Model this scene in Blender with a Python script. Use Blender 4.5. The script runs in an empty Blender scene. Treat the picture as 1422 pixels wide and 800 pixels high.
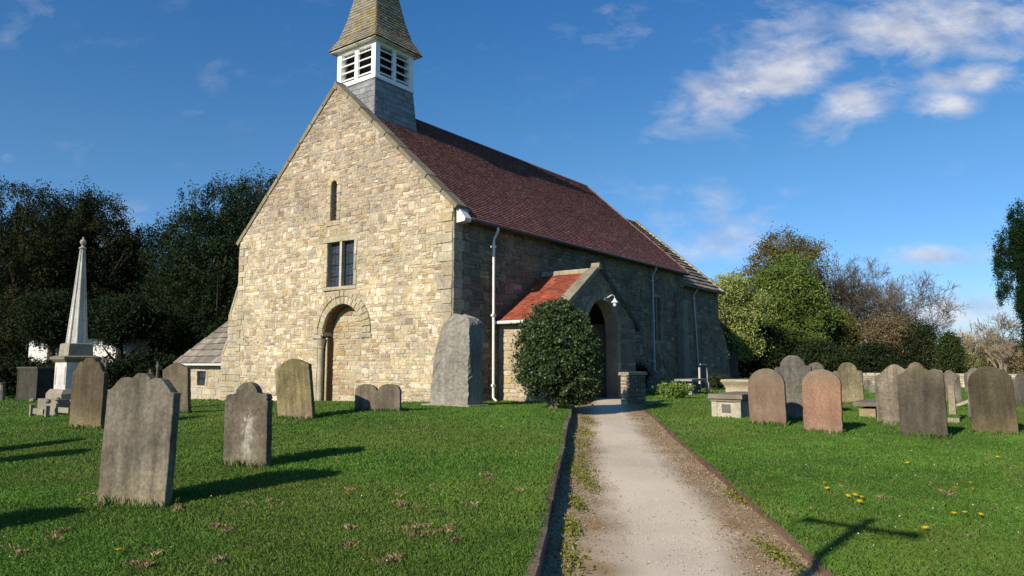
import bpy, math, random
import numpy as np
from mathutils import Vector, Matrix
from mathutils.geometry import tessellate_polygon
random.seed(7); RNG = np.random.default_rng(7)
R = math.radians
sc = bpy.context.scene

# ------------------------------------------------------------------ camera, world, sun
PITCH = R(6.06)
cam_d = bpy.data.cameras.new('camera'); cam = bpy.data.objects.new('camera', cam_d)
sc.collection.objects.link(cam); sc.camera = cam
cam.location = (0, 0, 1.6); cam.rotation_euler = (math.pi/2 + PITCH, 0, 0)
cam_d.lens = 990/1422*36; cam_d.sensor_width = 36; cam_d.clip_end = 5000; cam_d.clip_start = .05
sc.render.resolution_x = 1024; sc.render.resolution_y = 576
SUN_AZ = R(40.2)      # direction in which shadows fall, clockwise from +Y
SUN_EL = R(28)
sd = Vector((-math.sin(SUN_AZ)*math.cos(SUN_EL), -math.cos(SUN_AZ)*math.cos(SUN_EL), math.sin(SUN_EL)))
sun_d = bpy.data.lights.new('sun', 'SUN'); sun_d.energy = 5.0; sun_d.angle = R(.5); sun_d.color = (1, .89, .735)
sun = bpy.data.objects.new('sun', sun_d); sc.collection.objects.link(sun)
sun.rotation_euler = sd.to_track_quat('Z', 'Y').to_euler(); sun.location = (-20, -20, 30)
sc.view_settings.view_transform = 'Standard'; sc.view_settings.look = 'None'
sc.view_settings.exposure = 0.30; sc.view_settings.gamma = 1

def ray(px, py):
    f = 990.; X = px-711; Y = 400-py
    fw = f*math.cos(PITCH)-Y*math.sin(PITCH); up = f*math.sin(PITCH)+Y*math.cos(PITCH)
    return X/fw, up/fw

world = bpy.data.worlds.new('World'); sc.world = world; world.use_nodes = True
nt = world.node_tree; nt.nodes.clear()
def N(nt, t, **k):
    n = nt.nodes.new(t)
    for a, b in k.items(): setattr(n, a, b)
    return n
def mathn(nt, op, a, b=None, c=None, clamp=False):
    n = nt.nodes.new('ShaderNodeMath'); n.operation = op; n.use_clamp = clamp
    for i, v in enumerate((a, b, c)):
        if v is None: continue
        if isinstance(v, (int, float)): n.inputs[i].default_value = v
        else: nt.links.new(v, n.inputs[i])
    return n.outputs[0]
sky = N(nt, 'ShaderNodeTexSky'); sky.sky_type = 'NISHITA'; sky.sun_disc = False
sky.sun_elevation = SUN_EL; sky.sun_rotation = math.pi + SUN_AZ
sky.altitude = 0; sky.air_density = 1.0; sky.dust_density = 0.3; sky.ozone_density = 3.0
tc = N(nt, 'ShaderNodeTexCoord'); sp = N(nt, 'ShaderNodeSeparateXYZ'); nt.links.new(tc.outputs['Generated'], sp.inputs[0])
ys = mathn(nt, 'MAXIMUM', sp.outputs['Y'], .05)
u = mathn(nt, 'DIVIDE', sp.outputs['X'], ys); v = mathn(nt, 'DIVIDE', sp.outputs['Z'], ys)
cmb = N(nt, 'ShaderNodeCombineXYZ'); nt.links.new(u, cmb.inputs[0]); nt.links.new(v, cmb.inputs[1])
mp = N(nt, 'ShaderNodeMapping'); mp.inputs['Rotation'].default_value = (0, 0, R(-20)); mp.inputs['Scale'].default_value = (1, 1.9, 1)
nt.links.new(cmb.outputs[0], mp.inputs[0])
n1 = N(nt, 'ShaderNodeTexNoise'); n1.inputs['Scale'].default_value = 11; n1.inputs['Detail'].default_value = 9; n1.inputs['Roughness'].default_value = .64
n1.inputs['Distortion'].default_value = .3
nt.links.new(mp.outputs[0], n1.inputs['Vector'])
clouds = [(1065,105,125,36,24,1.0),(1300,38,150,46,8,.95),(1350,108,75,20,4,.85),(1312,147,42,18,0,.9),(1183,146,62,26,26,.95),
          (1085,28,75,30,20,.55),(1000,335,60,20,6,.85),(985,292,75,32,15,.45),(1062,298,30,15,10,.6),(925,275,34,18,12,.35),
          (1303,353,60,13,0,.85),(1355,435,95,26,4,.95),(850,42,55,26,10,.35),(15,15,80,40,15,.22),(158,325,40,34,60,.6),
          (295,118,40,22,60,.12),(1000,255,110,16,6,.25),(1095,263,30,10,5,.3),(1400,60,60,30,0,.6),(925,325,18,10,0,.5),(8,222,20,12,0,.4)]
mask = None
for (cx, cy, a, b, ang, amt) in clouds:
    cu, cv = ray(cx, cy); a *= 1.18/985; b *= 1.25/985
    m = N(nt, 'ShaderNodeMapping'); m.vector_type = 'TEXTURE'
    m.inputs['Location'].default_value = (cu, cv, 0); m.inputs['Rotation'].default_value = (0, 0, R(ang)); m.inputs['Scale'].default_value = (a, b, 1)
    nt.links.new(cmb.outputs[0], m.inputs[0])
    ln = N(nt, 'ShaderNodeVectorMath', operation='LENGTH'); nt.links.new(m.outputs[0], ln.inputs[0])
    e = mathn(nt, 'MULTIPLY', mathn(nt, 'SUBTRACT', 1.25, mathn(nt, 'MULTIPLY', ln.outputs['Value'], .8), clamp=True), amt)
    mask = e if mask is None else mathn(nt, 'MAXIMUM', mask, e)
t = mathn(nt, 'SUBTRACT', mathn(nt, 'ADD', mathn(nt, 'MULTIPLY', mask, .95), mathn(nt, 'MULTIPLY', n1.outputs['Fac'], 2.5)), 1.42)
cm = mathn(nt, 'MULTIPLY', t, 1.15, clamp=True)
cm = mathn(nt, 'MULTIPLY', cm, mathn(nt, 'GREATER_THAN', sp.outputs['Y'], .05))
cm = mathn(nt, 'MULTIPLY', cm, mathn(nt, 'MINIMUM', mathn(nt, 'ADD', .15, mask), .86))
hs = N(nt, 'ShaderNodeHueSaturation'); hs.inputs['Saturation'].default_value = 1.12; hs.inputs["Value"].default_value = 1.24
nt.links.new(sky.outputs[0], hs.inputs['Color'])
rmp = N(nt, 'ShaderNodeValToRGB'); cr = rmp.color_ramp; cr.elements[0].position = 0; cr.elements[0].color = (.52, .64, .95, 1); cr.elements[1].position = .62; cr.elements[1].color = (.30, .70, .98, 1)
el = cr.elements.new(.27); el.color = (.50, .72, .83, 1)
nt.links.new(sp.outputs['Z'], rmp.inputs[0])
tin = N(nt, 'ShaderNodeMix', data_type='RGBA'); tin.blend_type = 'MULTIPLY'; tin.inputs['Factor'].default_value = 1
nt.links.new(hs.outputs[0], tin.inputs['A']); nt.links.new(rmp.outputs[0], tin.inputs['B'])
mix = N(nt, 'ShaderNodeMix', data_type='RGBA'); nt.links.new(cm, mix.inputs['Factor'])
nt.links.new(tin.outputs['Result'], mix.inputs['A']); n2 = N(nt, 'ShaderNodeTexNoise'); n2.inputs['Scale'].default_value = 14; n2.inputs['Detail'].default_value = 8; nt.links.new(mp.outputs[0], n2.inputs['Vector'])
cc_ = N(nt, 'ShaderNodeMix', data_type='RGBA'); cc_.inputs['A'].default_value = (3.6, 4.0, 5.2, 1); cc_.inputs['B'].default_value = (7.0, 6.9, 7.2, 1)
mr_ = N(nt, 'ShaderNodeMapRange'); mr_.inputs['From Min'].default_value = .33; mr_.inputs['From Max'].default_value = .67; nt.links.new(n2.outputs['Fac'], mr_.inputs['Value'])
nt.links.new(mr_.outputs[0], cc_.inputs['Factor']); nt.links.new(cc_.outputs['Result'], mix.inputs['B'])
bg = N(nt, 'ShaderNodeBackground'); bg.inputs['Strength'].default_value = .097
out = N(nt, 'ShaderNodeOutputWorld'); nt.links.new(mix.outputs['Result'], bg.inputs['Color']); nt.links.new(bg.outputs[0], out.inputs[0])

# ------------------------------------------------------------------ places
def sst(a, b, x):
    t = np.clip((x-a)/(b-a), 0, 1); return t*t*(3-2*t)
def kerb_x(y):  return -.42 + .113*np.asarray(y) - .0004*np.asarray(y)**2 + .012*np.sin(np.asarray(y)*1.3)
def edge_x(y):
    y = np.asarray(y, dtype=float)
    return 1.92 + .078*y + .02*np.sin(y*.9) + .10*np.maximum(0, y-18)
def base_z(x, y):
    x = np.asarray(x, dtype=float); y = np.asarray(y, dtype=float)
    z = .42*sst(2.5, 21, y)
    z = z - .031*np.clip(-x-3, 0, 30) - .012*np.clip(x-12, 0, 40)
    return z
def HL(x, y):     # left lawn
    y = np.asarray(y, dtype=float)
    return base_z(x, y) + .15*(1-sst(16, 22, y)) + .012*np.sin(np.asarray(x)*1.9+y*.7)*np.sin(y*1.1)
def HR(x, y):     # right lawn
    y = np.asarray(y, dtype=float)
    return base_z(x, y) + .05*(1-sst(16, 22, y)) + .010*np.sin(np.asarray(x)*1.7+y*.9)*np.sin(y*.8)
def HP(x, y): return base_z(x, y)
def ground(x, y):
    if y < 22.5:
        if x < kerb_x(y): return float(HL(x, y))
        if x > edge_x(y): return float(HR(x, y))
        return float(HP(x, y))
    return float(base_z(x, y))
def gp(px, py):
    a, b = ray(px, py); z = .3
    for _ in range(25):
        d = (z-1.6)/b; z = .5*z+.5*ground(a*d, d)
    d = (z-1.6)/b
    return Vector((a*d, d, ground(a*d, d)))
def at(px, d, z=None):
    a = ray(px, 500)[0]; return Vector((a*d, d, ground(a*d, d) if z is None else z))
def zpx(py, d): return 1.6+ray(711, py)[1]*d
YAW = R(36.6)
E = Vector((math.sin(YAW), math.cos(YAW), 0)); S = Vector((math.cos(YAW), -math.sin(YAW), 0)); UP = Vector((0, 0, 1))
CC = Vector((-1.783, 21.259, 0))     # south west corner of the nave
def CH(e, n, z): return CC + E*e - S*n + UP*z

# ------------------------------------------------------------------ materials
MATS = {}
def attr_mat(name, rough=.85, m1=(3, .35), m2=(25, .25), bump=(40, .3, .01), spec=.3, streak=0, lichen=None, trans=0, metal=0, speck=None):
    """colour attribute Col times two noises; optional lichen (colour, scale, threshold)"""
    if name in MATS: return MATS[name]
    m = bpy.data.materials.new(name); m.use_nodes = True; t = m.node_tree
    b = t.nodes['Principled BSDF']; b.inputs['Roughness'].default_value = rough; b.inputs['Specular IOR Level'].default_value = spec
    b.inputs['Metallic'].default_value = metal
    at = N(t, 'ShaderNodeAttribute'); at.attribute_name = 'Col'
    tc = N(t, 'ShaderNodeTexCoord'); oi = N(t, 'ShaderNodeObjectInfo')
    ad = N(t, 'ShaderNodeVectorMath', operation='ADD'); t.links.new(tc.outputs['Object'], ad.inputs[0])
    sc_ = mathn(t, 'MULTIPLY', oi.outputs['Random'], 37.); t.links.new(sc_, ad.inputs[1])
    def noise(s, det=5, vec=None, rough=.6):
        n = N(t, 'ShaderNodeTexNoise'); n.inputs['Scale'].default_value = s; n.inputs['Detail'].default_value = det
        n.inputs['Roughness'].default_value = rough
        t.links.new(vec or ad.outputs[0], n.inputs['Vector']); return n.outputs['Fac']
    f = None
    for (s, a) in (m1, m2):
        if a <= 0: continue
        mr = N(t, 'ShaderNodeMapRange'); mr.inputs['From Min'].default_value = .3; mr.inputs['From Max'].default_value = .7
        mr.inputs['To Min'].default_value = 1-a; mr.inputs['To Max'].default_value = 1+a
        t.links.new(noise(s), mr.inputs['Value'])
        f = mr.outputs[0] if f is None else mathn(t, 'MULTIPLY', f, mr.outputs[0])
    if streak:
        mpn = N(t, 'ShaderNodeMapping'); mpn.inputs['Scale'].default_value = (1, 1, .12); t.links.new(ad.outputs[0], mpn.inputs[0])
        mr = N(t, 'ShaderNodeMapRange'); mr.inputs['From Min'].default_value = .35; mr.inputs['From Max'].default_value = .65
        mr.inputs['To Min'].default_value = 1-streak; mr.inputs['To Max'].default_value = 1+streak
        t.links.new(noise(9, 5, mpn.outputs[0]), mr.inputs['Value'])
        f = mathn(t, 'MULTIPLY', f, mr.outputs[0])
    col = at.outputs['Color']
    if f is not None:
        vm = N(t, 'ShaderNodeVectorMath', operation='SCALE'); t.links.new(col, vm.inputs[0]); t.links.new(f, vm.inputs['Scale']); col = vm.outputs[0]
    for L in (lichen, speck):
        if not L: continue
        lc, s, th, amt = L
        mk = mathn(t, 'MULTIPLY', mathn(t, 'SUBTRACT', noise(s, 7, None, .7), th), 9., clamp=True)
        mx = N(t, 'ShaderNodeMix', data_type='RGBA'); t.links.new(mathn(t, 'MULTIPLY', mk, amt), mx.inputs['Factor'])
        t.links.new(col, mx.inputs['A']); mx.inputs['B'].default_value = (*lc, 1); col = mx.outputs['Result']
    t.links.new(col, b.inputs['Base Color'])
    if bump and bump[1] > 0:
        bp = N(t, 'ShaderNodeBump'); bp.inputs['Strength'].default_value = bump[1]; bp.inputs['Distance'].default_value = bump[2]
        t.links.new(noise(bump[0], 8, tc.outputs['Object'], .65), bp.inputs['Height']); t.links.new(bp.outputs[0], b.inputs['Normal'])
    if trans:
        tr = N(t, 'ShaderNodeBsdfTranslucent'); t.links.new(col, tr.inputs['Color'])
        ms = N(t, 'ShaderNodeMixShader'); ms.inputs[0].default_value = trans
        t.links.new(b.outputs[0], ms.inputs[1]); t.links.new(tr.outputs[0], ms.inputs[2])
        t.links.new(ms.outputs[0], t.nodes['Material Output'].inputs['Surface'])
    MATS[name] = m; return m
M_RUB = attr_mat('rubble_stone', .9, (.75, .24), (12, .28), (55, .55, .012), .15, lichen=((.40, .34, .24), 2.6, .50, .62), speck=((.30, .25, .17), 30, .60, .5))
M_RUBS = attr_mat('rubble_stone_mottled', .9, (1.2, .30), (12, .25), (50, .6, .015), .15, speck=((.28, .25, .20), 22, .62, .5))
M_ASH = attr_mat('dressed_stone', .9, (2.5, .22), (20, .18), (60, .45, .008), .15, lichen=((.22, .19, .10), 5, .60, .5))
M_TILE = attr_mat('clay_tile', .8, (.8, .14), (9, .20), (60, .3, .004), .25)
M_TILEO = attr_mat('orange_tile', .8, (1.6, .25), (9, .25), (60, .3, .004), .25, lichen=((.20, .10, .05), 4, .58, .5))
M_SLATE = attr_mat('stone_slate', .85, (1.5, .3), (16, .25), (45, .5, .01), .2, lichen=((.33, .32, .26), 9, .60, .5))
M_SPIRE = attr_mat('lichened_shingle', .85, (1.5, .2), (16, .25), (45, .5, .008), .2, lichen=((.24, .165, .035), 2.2, .48, .7))
M_LEAD = attr_mat('slate_hanging', .6, (2, .2), (14, .25), (30, .3, .004), .4, lichen=((.45, .46, .46), 8, .58, .5))
M_WHITE = attr_mat('white_paint', .5, (3, .06), (20, .05), (60, .1, .002), .4)
M_METAL = attr_mat('painted_metal', .5, (3, .1), (20, .08), None, .4)
M_WOOD = attr_mat('weathered_wood', .8, (3, .3), (30, .3), (60, .5, .006), .2)
M_GLASS = attr_mat('dark_glass', .12, (6, .4), (30, .2), (9, .15, .01), .6)
M_PLANT = attr_mat('foliage', .75, (.4, .15), (3, .15), None, .1, trans=.18)
M_GLOSSY = attr_mat('holly_foliage', .48, (3, .12), (20, .1), None, .3, trans=.08)
M_BARK = attr_mat('bark', .9, (2, .2), (12, .3), (20, .6, .02), .1)
M_GRASS = attr_mat('grass_blade', .6, (.6, .10), (3, .10), None, .22, trans=.3)
M_SOIL = attr_mat('lawn_soil', .95, (.7, .2), (9, .3), (60, .5, .02), .1)
M_PATH = attr_mat('path_grit', .95, (1.2, .07), (60, .14), (140, .35, .004), .1, speck=((.24, .19, .14), 70, .68, .5))
M_ROCK = attr_mat('rough_rock', .92, (1.4, .22), (12, .25), (9, .9, .05), .1, lichen=((.30, .29, .26), 12, .60, .45), streak=.12)

# ------------------------------------------------------------------ mesh builder
def vary(c, a=.1, h=.04):
    k = 1+random.uniform(-a, a)
    return tuple(max(0, min(1, q*k*(1+random.uniform(-h, h)))) for q in c)
class MB:
    def __init__(s): s.v = []; s.f = []; s.c = []
    def add(s, vs, fs, col):
        o = len(s.v); s.v += [tuple(q) for q in vs]; s.f += [tuple(i+o for i in f) for f in fs]
        s.c += [col]*len(vs)
    def box(s, c, h, ax=(E, S, UP), col=(.5, .5, .5), taper=1.0):
        """centre, half sizes along the three axes"""
        c = Vector(c); vs = []
        for k in (-1, 1):
            t = 1 if k < 0 else taper
            for i, j in ((-1, -1), (1, -1), (1, 1), (-1, 1)):
                vs.append(c+ax[0]*h[0]*i*t+ax[1]*h[1]*j*t+ax[2]*h[2]*k)
        s.add(vs, [(3, 2, 1, 0), (4, 5, 6, 7), (0, 1, 5, 4), (1, 2, 6, 5), (2, 3, 7, 6), (3, 0, 4, 7)], col)
    def prism(s, poly, d, col, bev=0):
        """poly: list of 3D points (planar); extruded by vector d; bev insets the front edge"""
        n = len(poly); poly = [Vector(p) for p in poly]; d = Vector(d)
        cen = sum(poly, Vector())/n
        if bev:
            def ins(p, a):
                q = cen-p; L = q.length; return p+q*min(.5, a/L) if L > 0 else p
            rings = [[p for p in poly], [p+d*(1-bev/d.length) for p in poly], [ins(p, bev)+d for p in poly]]
        else: rings = [poly, [p+d for p in poly]]
        vs = [p for r in rings for p in r]; fs = []
        for k in range(len(rings)-1):
            for i in range(n):
                j = (i+1) % n; fs.append((k*n+i, k*n+j, (k+1)*n+j, (k+1)*n+i))
        tri = tessellate_polygon([poly]); m = (len(rings)-1)*n
        for t in tri: fs.append(tuple(t)[::-1]); fs.append(tuple(i+m for i in t))
        s.add(vs, fs, col)
    def tube(s, pts, rad, col, k=8, cap=True):
        pts = [Vector(p) for p in pts]; n = len(pts)
        if not isinstance(rad, (list, tuple)): rad = [rad]*n
        vs = []; fs = []; prev = None
        for i, p in enumerate(pts):
            d = (pts[min(i+1, n-1)]-pts[max(i-1, 0)]).normalized()
            a = d.cross(Vector((0, 0, 1)) if abs(d.z) < .9 else Vector((1, 0, 0))).normalized()
            if prev is not None:
                a = (prev-d*prev.dot(d)).normalized() if (prev-d*prev.dot(d)).length > 1e-3 else a
            prev = a; b = d.cross(a)
            for q in range(k):
                th = 2*math.pi*q/k; vs.append(p+a*math.cos(th)*rad[i]+b*math.sin(th)*rad[i])
        for i in range(n-1):
            for q in range(k):
                r = (q+1) % k; fs.append((i*k+q, i*k+r, (i+1)*k+r, (i+1)*k+q))
        if cap: fs += [tuple(range(k))[::-1], tuple(range((n-1)*k, n*k))]
        s.add(vs, fs, col)
    def lathe(s, c, prof, col, k=16, sq=False):
        c = Vector(c); vs = []; fs = []; n = len(prof); kk = 4 if sq else k
        for (r, z) in prof:
            for q in range(kk):
                if sq:
                    a = [(-1, -1), (1, -1), (1, 1), (-1, 1)][q]; vs.append(c+E*a[0]*r+S*a[1]*r+UP*z)
                else:
                    th = 2*math.pi*q/kk; vs.append(c+Vector((math.cos(th)*r, math.sin(th)*r, z)))
        for i in range(n-1):
            for q in range(kk):
                r = (q+1) % kk; fs.append((i*kk+q, i*kk+r, (i+1)*kk+r, (i+1)*kk+q))
        fs += [tuple(range(kk))[::-1], tuple(range((n-1)*kk, n*kk))]
        s.add(vs, fs, col)
    def build(s, name, mat, parent=None, origin=None, smooth=False):
        me = bpy.data.meshes.new(name)
        o = Vector(origin) if origin is not None else Vector()
        off = o if parent is None else Vector(parent.get('_w', (0, 0, 0)))
        me.from_pydata([(a-off[0], b-off[1], c-off[2]) for a, b, c in s.v], [], s.f)
        ca = me.color_attributes.new('Col', 'FLOAT_COLOR', 'POINT')
        ca.data.foreach_set('color', np.array([(*c, 1) for c in s.c], dtype=np.float32).ravel())
        if smooth: me.polygons.foreach_set('use_smooth', [True]*len(me.polygons))
        me.materials.append(mat); me.validate()
        ob = bpy.data.objects.new(name, me); sc.collection.objects.link(ob)
        if parent is not None: ob.parent = parent
        else: ob.location = off
        ob['_w'] = tuple(off)
        return ob
def np_obj(name, V, F, C, mat, parent=None, smooth=False, off=(0, 0, 0)):
    """V (n,3), F (m,k) ints, C (n,3)"""
    V = np.asarray(V, dtype=np.float32)-np.asarray(off, dtype=np.float32)
    F = np.asarray(F, dtype=np.int32); C = np.asarray(C, dtype=np.float32)
    me = bpy.data.meshes.new(name); n, k = F.shape
    me.vertices.add(len(V)); me.vertices.foreach_set('co', V.ravel())
    me.loops.add(n*k); me.loops.foreach_set('vertex_index', F.ravel())
    me.polygons.add(n); me.polygons.foreach_set('loop_start', np.arange(0, n*k, k, dtype=np.int32))
    me.update(calc_edges=True)
    ca = me.color_attributes.new('Col', 'FLOAT_COLOR', 'POINT')
    ca.data.foreach_set('color', np.concatenate([C, np.ones((len(C), 1), np.float32)], 1).ravel())
    me.polygons.foreach_set('use_smooth', [smooth]*n)
    me.materials.append(mat); ob = bpy.data.objects.new(name, me); sc.collection.objects.link(ob)
    if parent is not None: ob.parent = parent
    else: ob.location = off
    ob['_w'] = tuple(float(q) for q in off)
    return ob
def thing(name, label, cat, loc, group=None):
    o = bpy.data.objects.new(name, None); sc.collection.objects.link(o); o.location = loc; o.empty_display_size = .2
    o['_w'] = tuple(loc); tag(o, label, cat, group); return o
def tag(o, label, cat, group=None, kind=None):
    if label: o['label'] = label
    if cat: o['category'] = cat
    if group: o['group'] = group
    if kind: o['kind'] = kind
    return o
def struct(o, kind='structure', label=None):
    o['kind'] = kind
    if label: o['label'] = label
    return o

# ------------------------------------------------------------------ masonry
def clip_poly(P, C):
    """Sutherland-Hodgman; C convex, counter clockwise"""
    for i in range(len(C)):
        a = C[i]; b = C[(i+1) % len(C)]; o = []
        if not P: return P
        def side(p): return (b[0]-a[0])*(p[1]-a[1])-(b[1]-a[1])*(p[0]-a[0])
        for j in range(len(P)):
            p = P[j]; q = P[(j+1) % len(P)]; sp_, sq = side(p), side(q)
            if sp_ >= 0: o.append(p)
            if sp_*sq < 0:
                t = sp_/(sp_-sq); o.append((p[0]+(q[0]-p[0])*t, p[1]+(q[1]-p[1])*t))
        P = o
    return P
def stone(mb, O, U, V, Nn, P, d, col, rnd=.014):
    n = len(P)
    if n < 3: return
    cu = sum(p[0] for p in P)/n; cv = sum(p[1] for p in P)/n
    area = abs(sum(P[i][0]*P[(i+1) % n][1]-P[(i+1) % n][0]*P[i][1] for i in range(n)))/2
    if area < .0025: return
    tu = random.uniform(-.05, .05); tv = random.uniform(-.05, .05); rings = []
    for (ins, dep) in ((0, -.012), (rnd*.35, d*.55), (rnd, d*.9), (rnd*2.6, d)):
        r = []
        for (a, b) in P:
            L = math.hypot(cu-a, cv-b) or 1; k = min(.6, ins/L); x = a+(cu-a)*k; y = b+(cv-b)*k
            dd = dep+((x-cu)*tu+(y-cv)*tv+random.uniform(-.15, .15)*d if dep > 0 else 0)
            r.append(O+U*x+V*y+Nn*dd)
        rings.append(r)
    vs = [p for r in rings for p in r]; fs = []
    for k in range(3):
        for i in range(n):
            j = (i+1) % n; fs.append((k*n+i, k*n+j, (k+1)*n+j, (k+1)*n+i))
    fs.append(tuple(range(3*n, 4*n)))
    mb.add(vs, fs, col)
def rubble(mb, O, U, V, Nn, clip, holes, rows, widths, pal, gap=.011, depth=(.012, .034), rough=.014, merge=.14):
    """coursed rubble: irregular stones in courses of changing height. holes: f(v0,v1)->list of (u0,u1)"""
    us = [p[0] for p in clip]; vs_ = [p[1] for p in clip]; v = min(vs_); U0, U1 = min(us), max(us); V1 = max(vs_)
    reserved = []
    while v < V1:
        h = random.uniform(*rows); segs = [(U0, U1)]
        wob = random.uniform(0, 9)
        cut = list(holes(v, v+h))+[(a, b) for (a, b, vt) in reserved if vt > v+.02]
        for (a, b) in cut:
            ns = []
            for (p, q) in segs:
                if b <= p or a >= q: ns.append((p, q)); continue
                if a > p: ns.append((p, a))
                if b < q: ns.append((b, q))
            segs = ns
        newres = []
        for (p, q) in segs:
            x = p
            while x < q-1e-4:
                w = random.uniform(*widths)*(1.35 if random.random() < .18 else 1)
                if q-(x+w) < widths[0]*.8: w = q-x
                hh = h; sub = False
                if random.random() < merge and w < .34 and x > p+.01 and x+w < q-.01:
                    hh = h+random.uniform(rows[0], rows[1])*.9; newres.append((x, x+w, v+hh))
                elif h > rows[0]*1.35 and random.random() < .28: sub = True
                parts = [(v, v+hh)] if not sub else [(v, v+hh*.52), (v+hh*.52, v+hh)]
                for (a0, a1) in parts:
                    g = gap*random.uniform(.3, 1.3)
                    def wb(uu, vv): return .022*math.sin(uu*1.7+vv*2.1)+.012*math.sin(uu*4.3+wob)
                    x0, x1 = x+g, x+w-g; y0, y1 = a0+g, a1-g
                    if x1-x0 < .03 or y1-y0 < .025: continue
                    cx = min(.028, (x1-x0)*.2)*random.uniform(.4, 1.5); cy = min(.022, (y1-y0)*.22)*random.uniform(.4, 1.5)
                    j = lambda s_: random.uniform(-s_, s_)
                    jr = rough
                    P = [(x0+cx, y0+j(jr*.5)), ((x0+x1)/2+j(.03), y0+j(jr)), (x1-cx, y0+j(jr*.5)), (x1+j(jr*.4), y0+cy), (x1+j(jr), y1-cy), (x1-cx, y1+j(jr*.5)),
                         ((x0+x1)/2+j(.03), y1+j(jr)), (x0+cx, y1+j(jr*.5)), (x0+j(jr*.4), y1-cy), (x0+j(jr), y0+cy)]
                    P = clip_poly(P, clip)
                    if len(P) > 2:
                        stone(mb, O, U, V, Nn, P, random.uniform(*depth), pal((x0+x1)/2, (y0+y1)/2))
                x += w
        reserved = [r for r in reserved if r[2] > v+h+.02]+newres
        v += h
def pick(pal, wts): return vary(random.choices(pal, wts)[0], .13, .018)
def rect_holes(L):
    def f(v0, v1): return [(a, b) for (a, b, c, d) in L if v1 > c+.02 and v0 < d-.02]
    return f
def wall_sheet(mb, O, U, V, Nn, outer, holes, thick, col):
    """wall with openings: front and back sheets plus reveals"""
    loops = [outer]+holes
    pts3 = [[Vector((p[0], p[1], 0)) for p in l] for l in loops]
    flat = [p for l in loops for p in l]; tri = tessellate_polygon(pts3)
    n = len(flat); vs = [O+U*p[0]+V*p[1] for p in flat]+[O+U*p[0]+V*p[1]-Nn*thick for p in flat]; fs = []
    for t in tri: fs.append(tuple(t)); fs.append(tuple(i+n for i in t)[::-1])
    o = 0
    for l in loops:
        m = len(l)
        for i in range(m):
            j = (i+1) % m; fs.append((o+i, o+j, o+j+n, o+i+n))
        o += m
    mb.add(vs, fs, col)
def arc(cx, cy, r, a0, a1, n): return [(cx+r*math.cos(R(a0+(a1-a0)*i/n)), cy+r*math.sin(R(a0+(a1-a0)*i/n))) for i in range(n+1)]
def arch_loop(c, hw, v0, vs, n=14):
    return [(c-hw, v0), (c+hw, v0)]+arc(c, vs, hw, 0, 180, n)
def voussoirs(mb, O, U, V, Nn, c, vs, r0, r1, n, depth, pal, a0=0, a1=180):
    for i in range(n):
        t0 = a0+(a1-a0)*i/n+.35; t1 = a0+(a1-a0)*(i+1)/n-.35; g = .004
        P = [(c+r*math.cos(R(t)), vs+r*math.sin(R(t))) for r, t in ((r0+g, t0), (r1-g+random.uniform(-.02, .02), t0), (r1-g+random.uniform(-.02, .02), t1), (r0+g, t1))]
        P = [(a, b) for a, b in P]
        # densify curved edges
        tm = (t0+t1)/2
        P = [P[0], P[1], (c+(r1-g)*math.cos(R(tm)), vs+(r1-g)*math.sin(R(tm))), P[2], P[3], (c+(r0+g)*math.cos(R(tm)), vs+(r0+g)*math.sin(R(tm)))]
        stone(mb, O, U, V, Nn, P, depth+random.uniform(-.006, .006), pal(0, 0), .008)
def ashlar(mb, O, U, V, Nn, u0, u1, v0, v1, d, col, g=.004):
    P = [(u0+g, v0+g), (u1-g, v0+g), (u1-g, v1-g), (u0+g, v1-g)]
    cx = (u0+u1)/2; P = [P[0], (cx, v0+g), P[1], (u1-g, (v0+v1)/2), P[2], (cx, v1-g), P[3], (u0+g, (v0+v1)/2)]
    stone(mb, O, U, V, Nn, P, d, col, .007)
def quoins(mb, O, U, V, Nn, u, sgn, v0, v1, cols, hs_=(.22, .38), ws=(.32, .6), d=.03):
    v = v0; k = 0
    while v < v1-.1:
        h = min(random.uniform(*hs_), v1-v); w = ws[0] if k % 2 else ws[1]; w *= random.uniform(.85, 1.15)
        ashlar(mb, O, U, V, Nn, min(u, u+sgn*w), max(u, u+sgn*w), v, v+h, d+random.uniform(-.008, .008), vary(random.choice(cols), .12)); v += h; k += 1
def tiles(mb, O, U, V, Nn, L, H, gauge, tw, pal, th=.012, left=lambda v: 0, right=None, lift=.02, jit=.004, stag=True, hfun=None):
    """courses of lapped tiles; U along the eave, V up the slope. left/right give the edges at height v"""
    right = right or (lambda v: L)
    v = 0; row = 0
    while v < H-1e-3:
        g = gauge if hfun is None else hfun(v); g = min(g, H-v)
        a, b = left(v+g*.5), right(v+g*.5); x = a-(tw*.5*(row % 2) if stag else random.uniform(0, tw)); ln = g*1.25
        while x < b:
            w = tw*random.uniform(.97, 1.03) if stag else tw*random.uniform(.6, 1.4)
            x0, x1 = max(x, a)+.0015, min(x+w, b)-.0015; x += w
            if x1-x0 < .01: continue
            j = random.uniform(-jit, jit); j2 = random.uniform(-jit, jit); y0 = v+random.uniform(-jit, jit); y1 = min(v+ln, H)
            p = [O+U*x0+V*y0+Nn*(lift+j), O+U*x1+V*y0+Nn*(lift+j2), O+U*x1+V*y1+Nn*(.003), O+U*x0+V*y1+Nn*(.003),
                 O+U*x0+V*y0+Nn*(lift+j-th), O+U*x1+V*y0+Nn*(lift+j2-th)]
            mb.add(p, [(0, 1, 2, 3), (4, 5, 1, 0), (5, 2, 1), (4, 0, 3)], pal(x0, v))
        v += g; row += 1
MORTAR = (.40, .34, .245)

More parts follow.
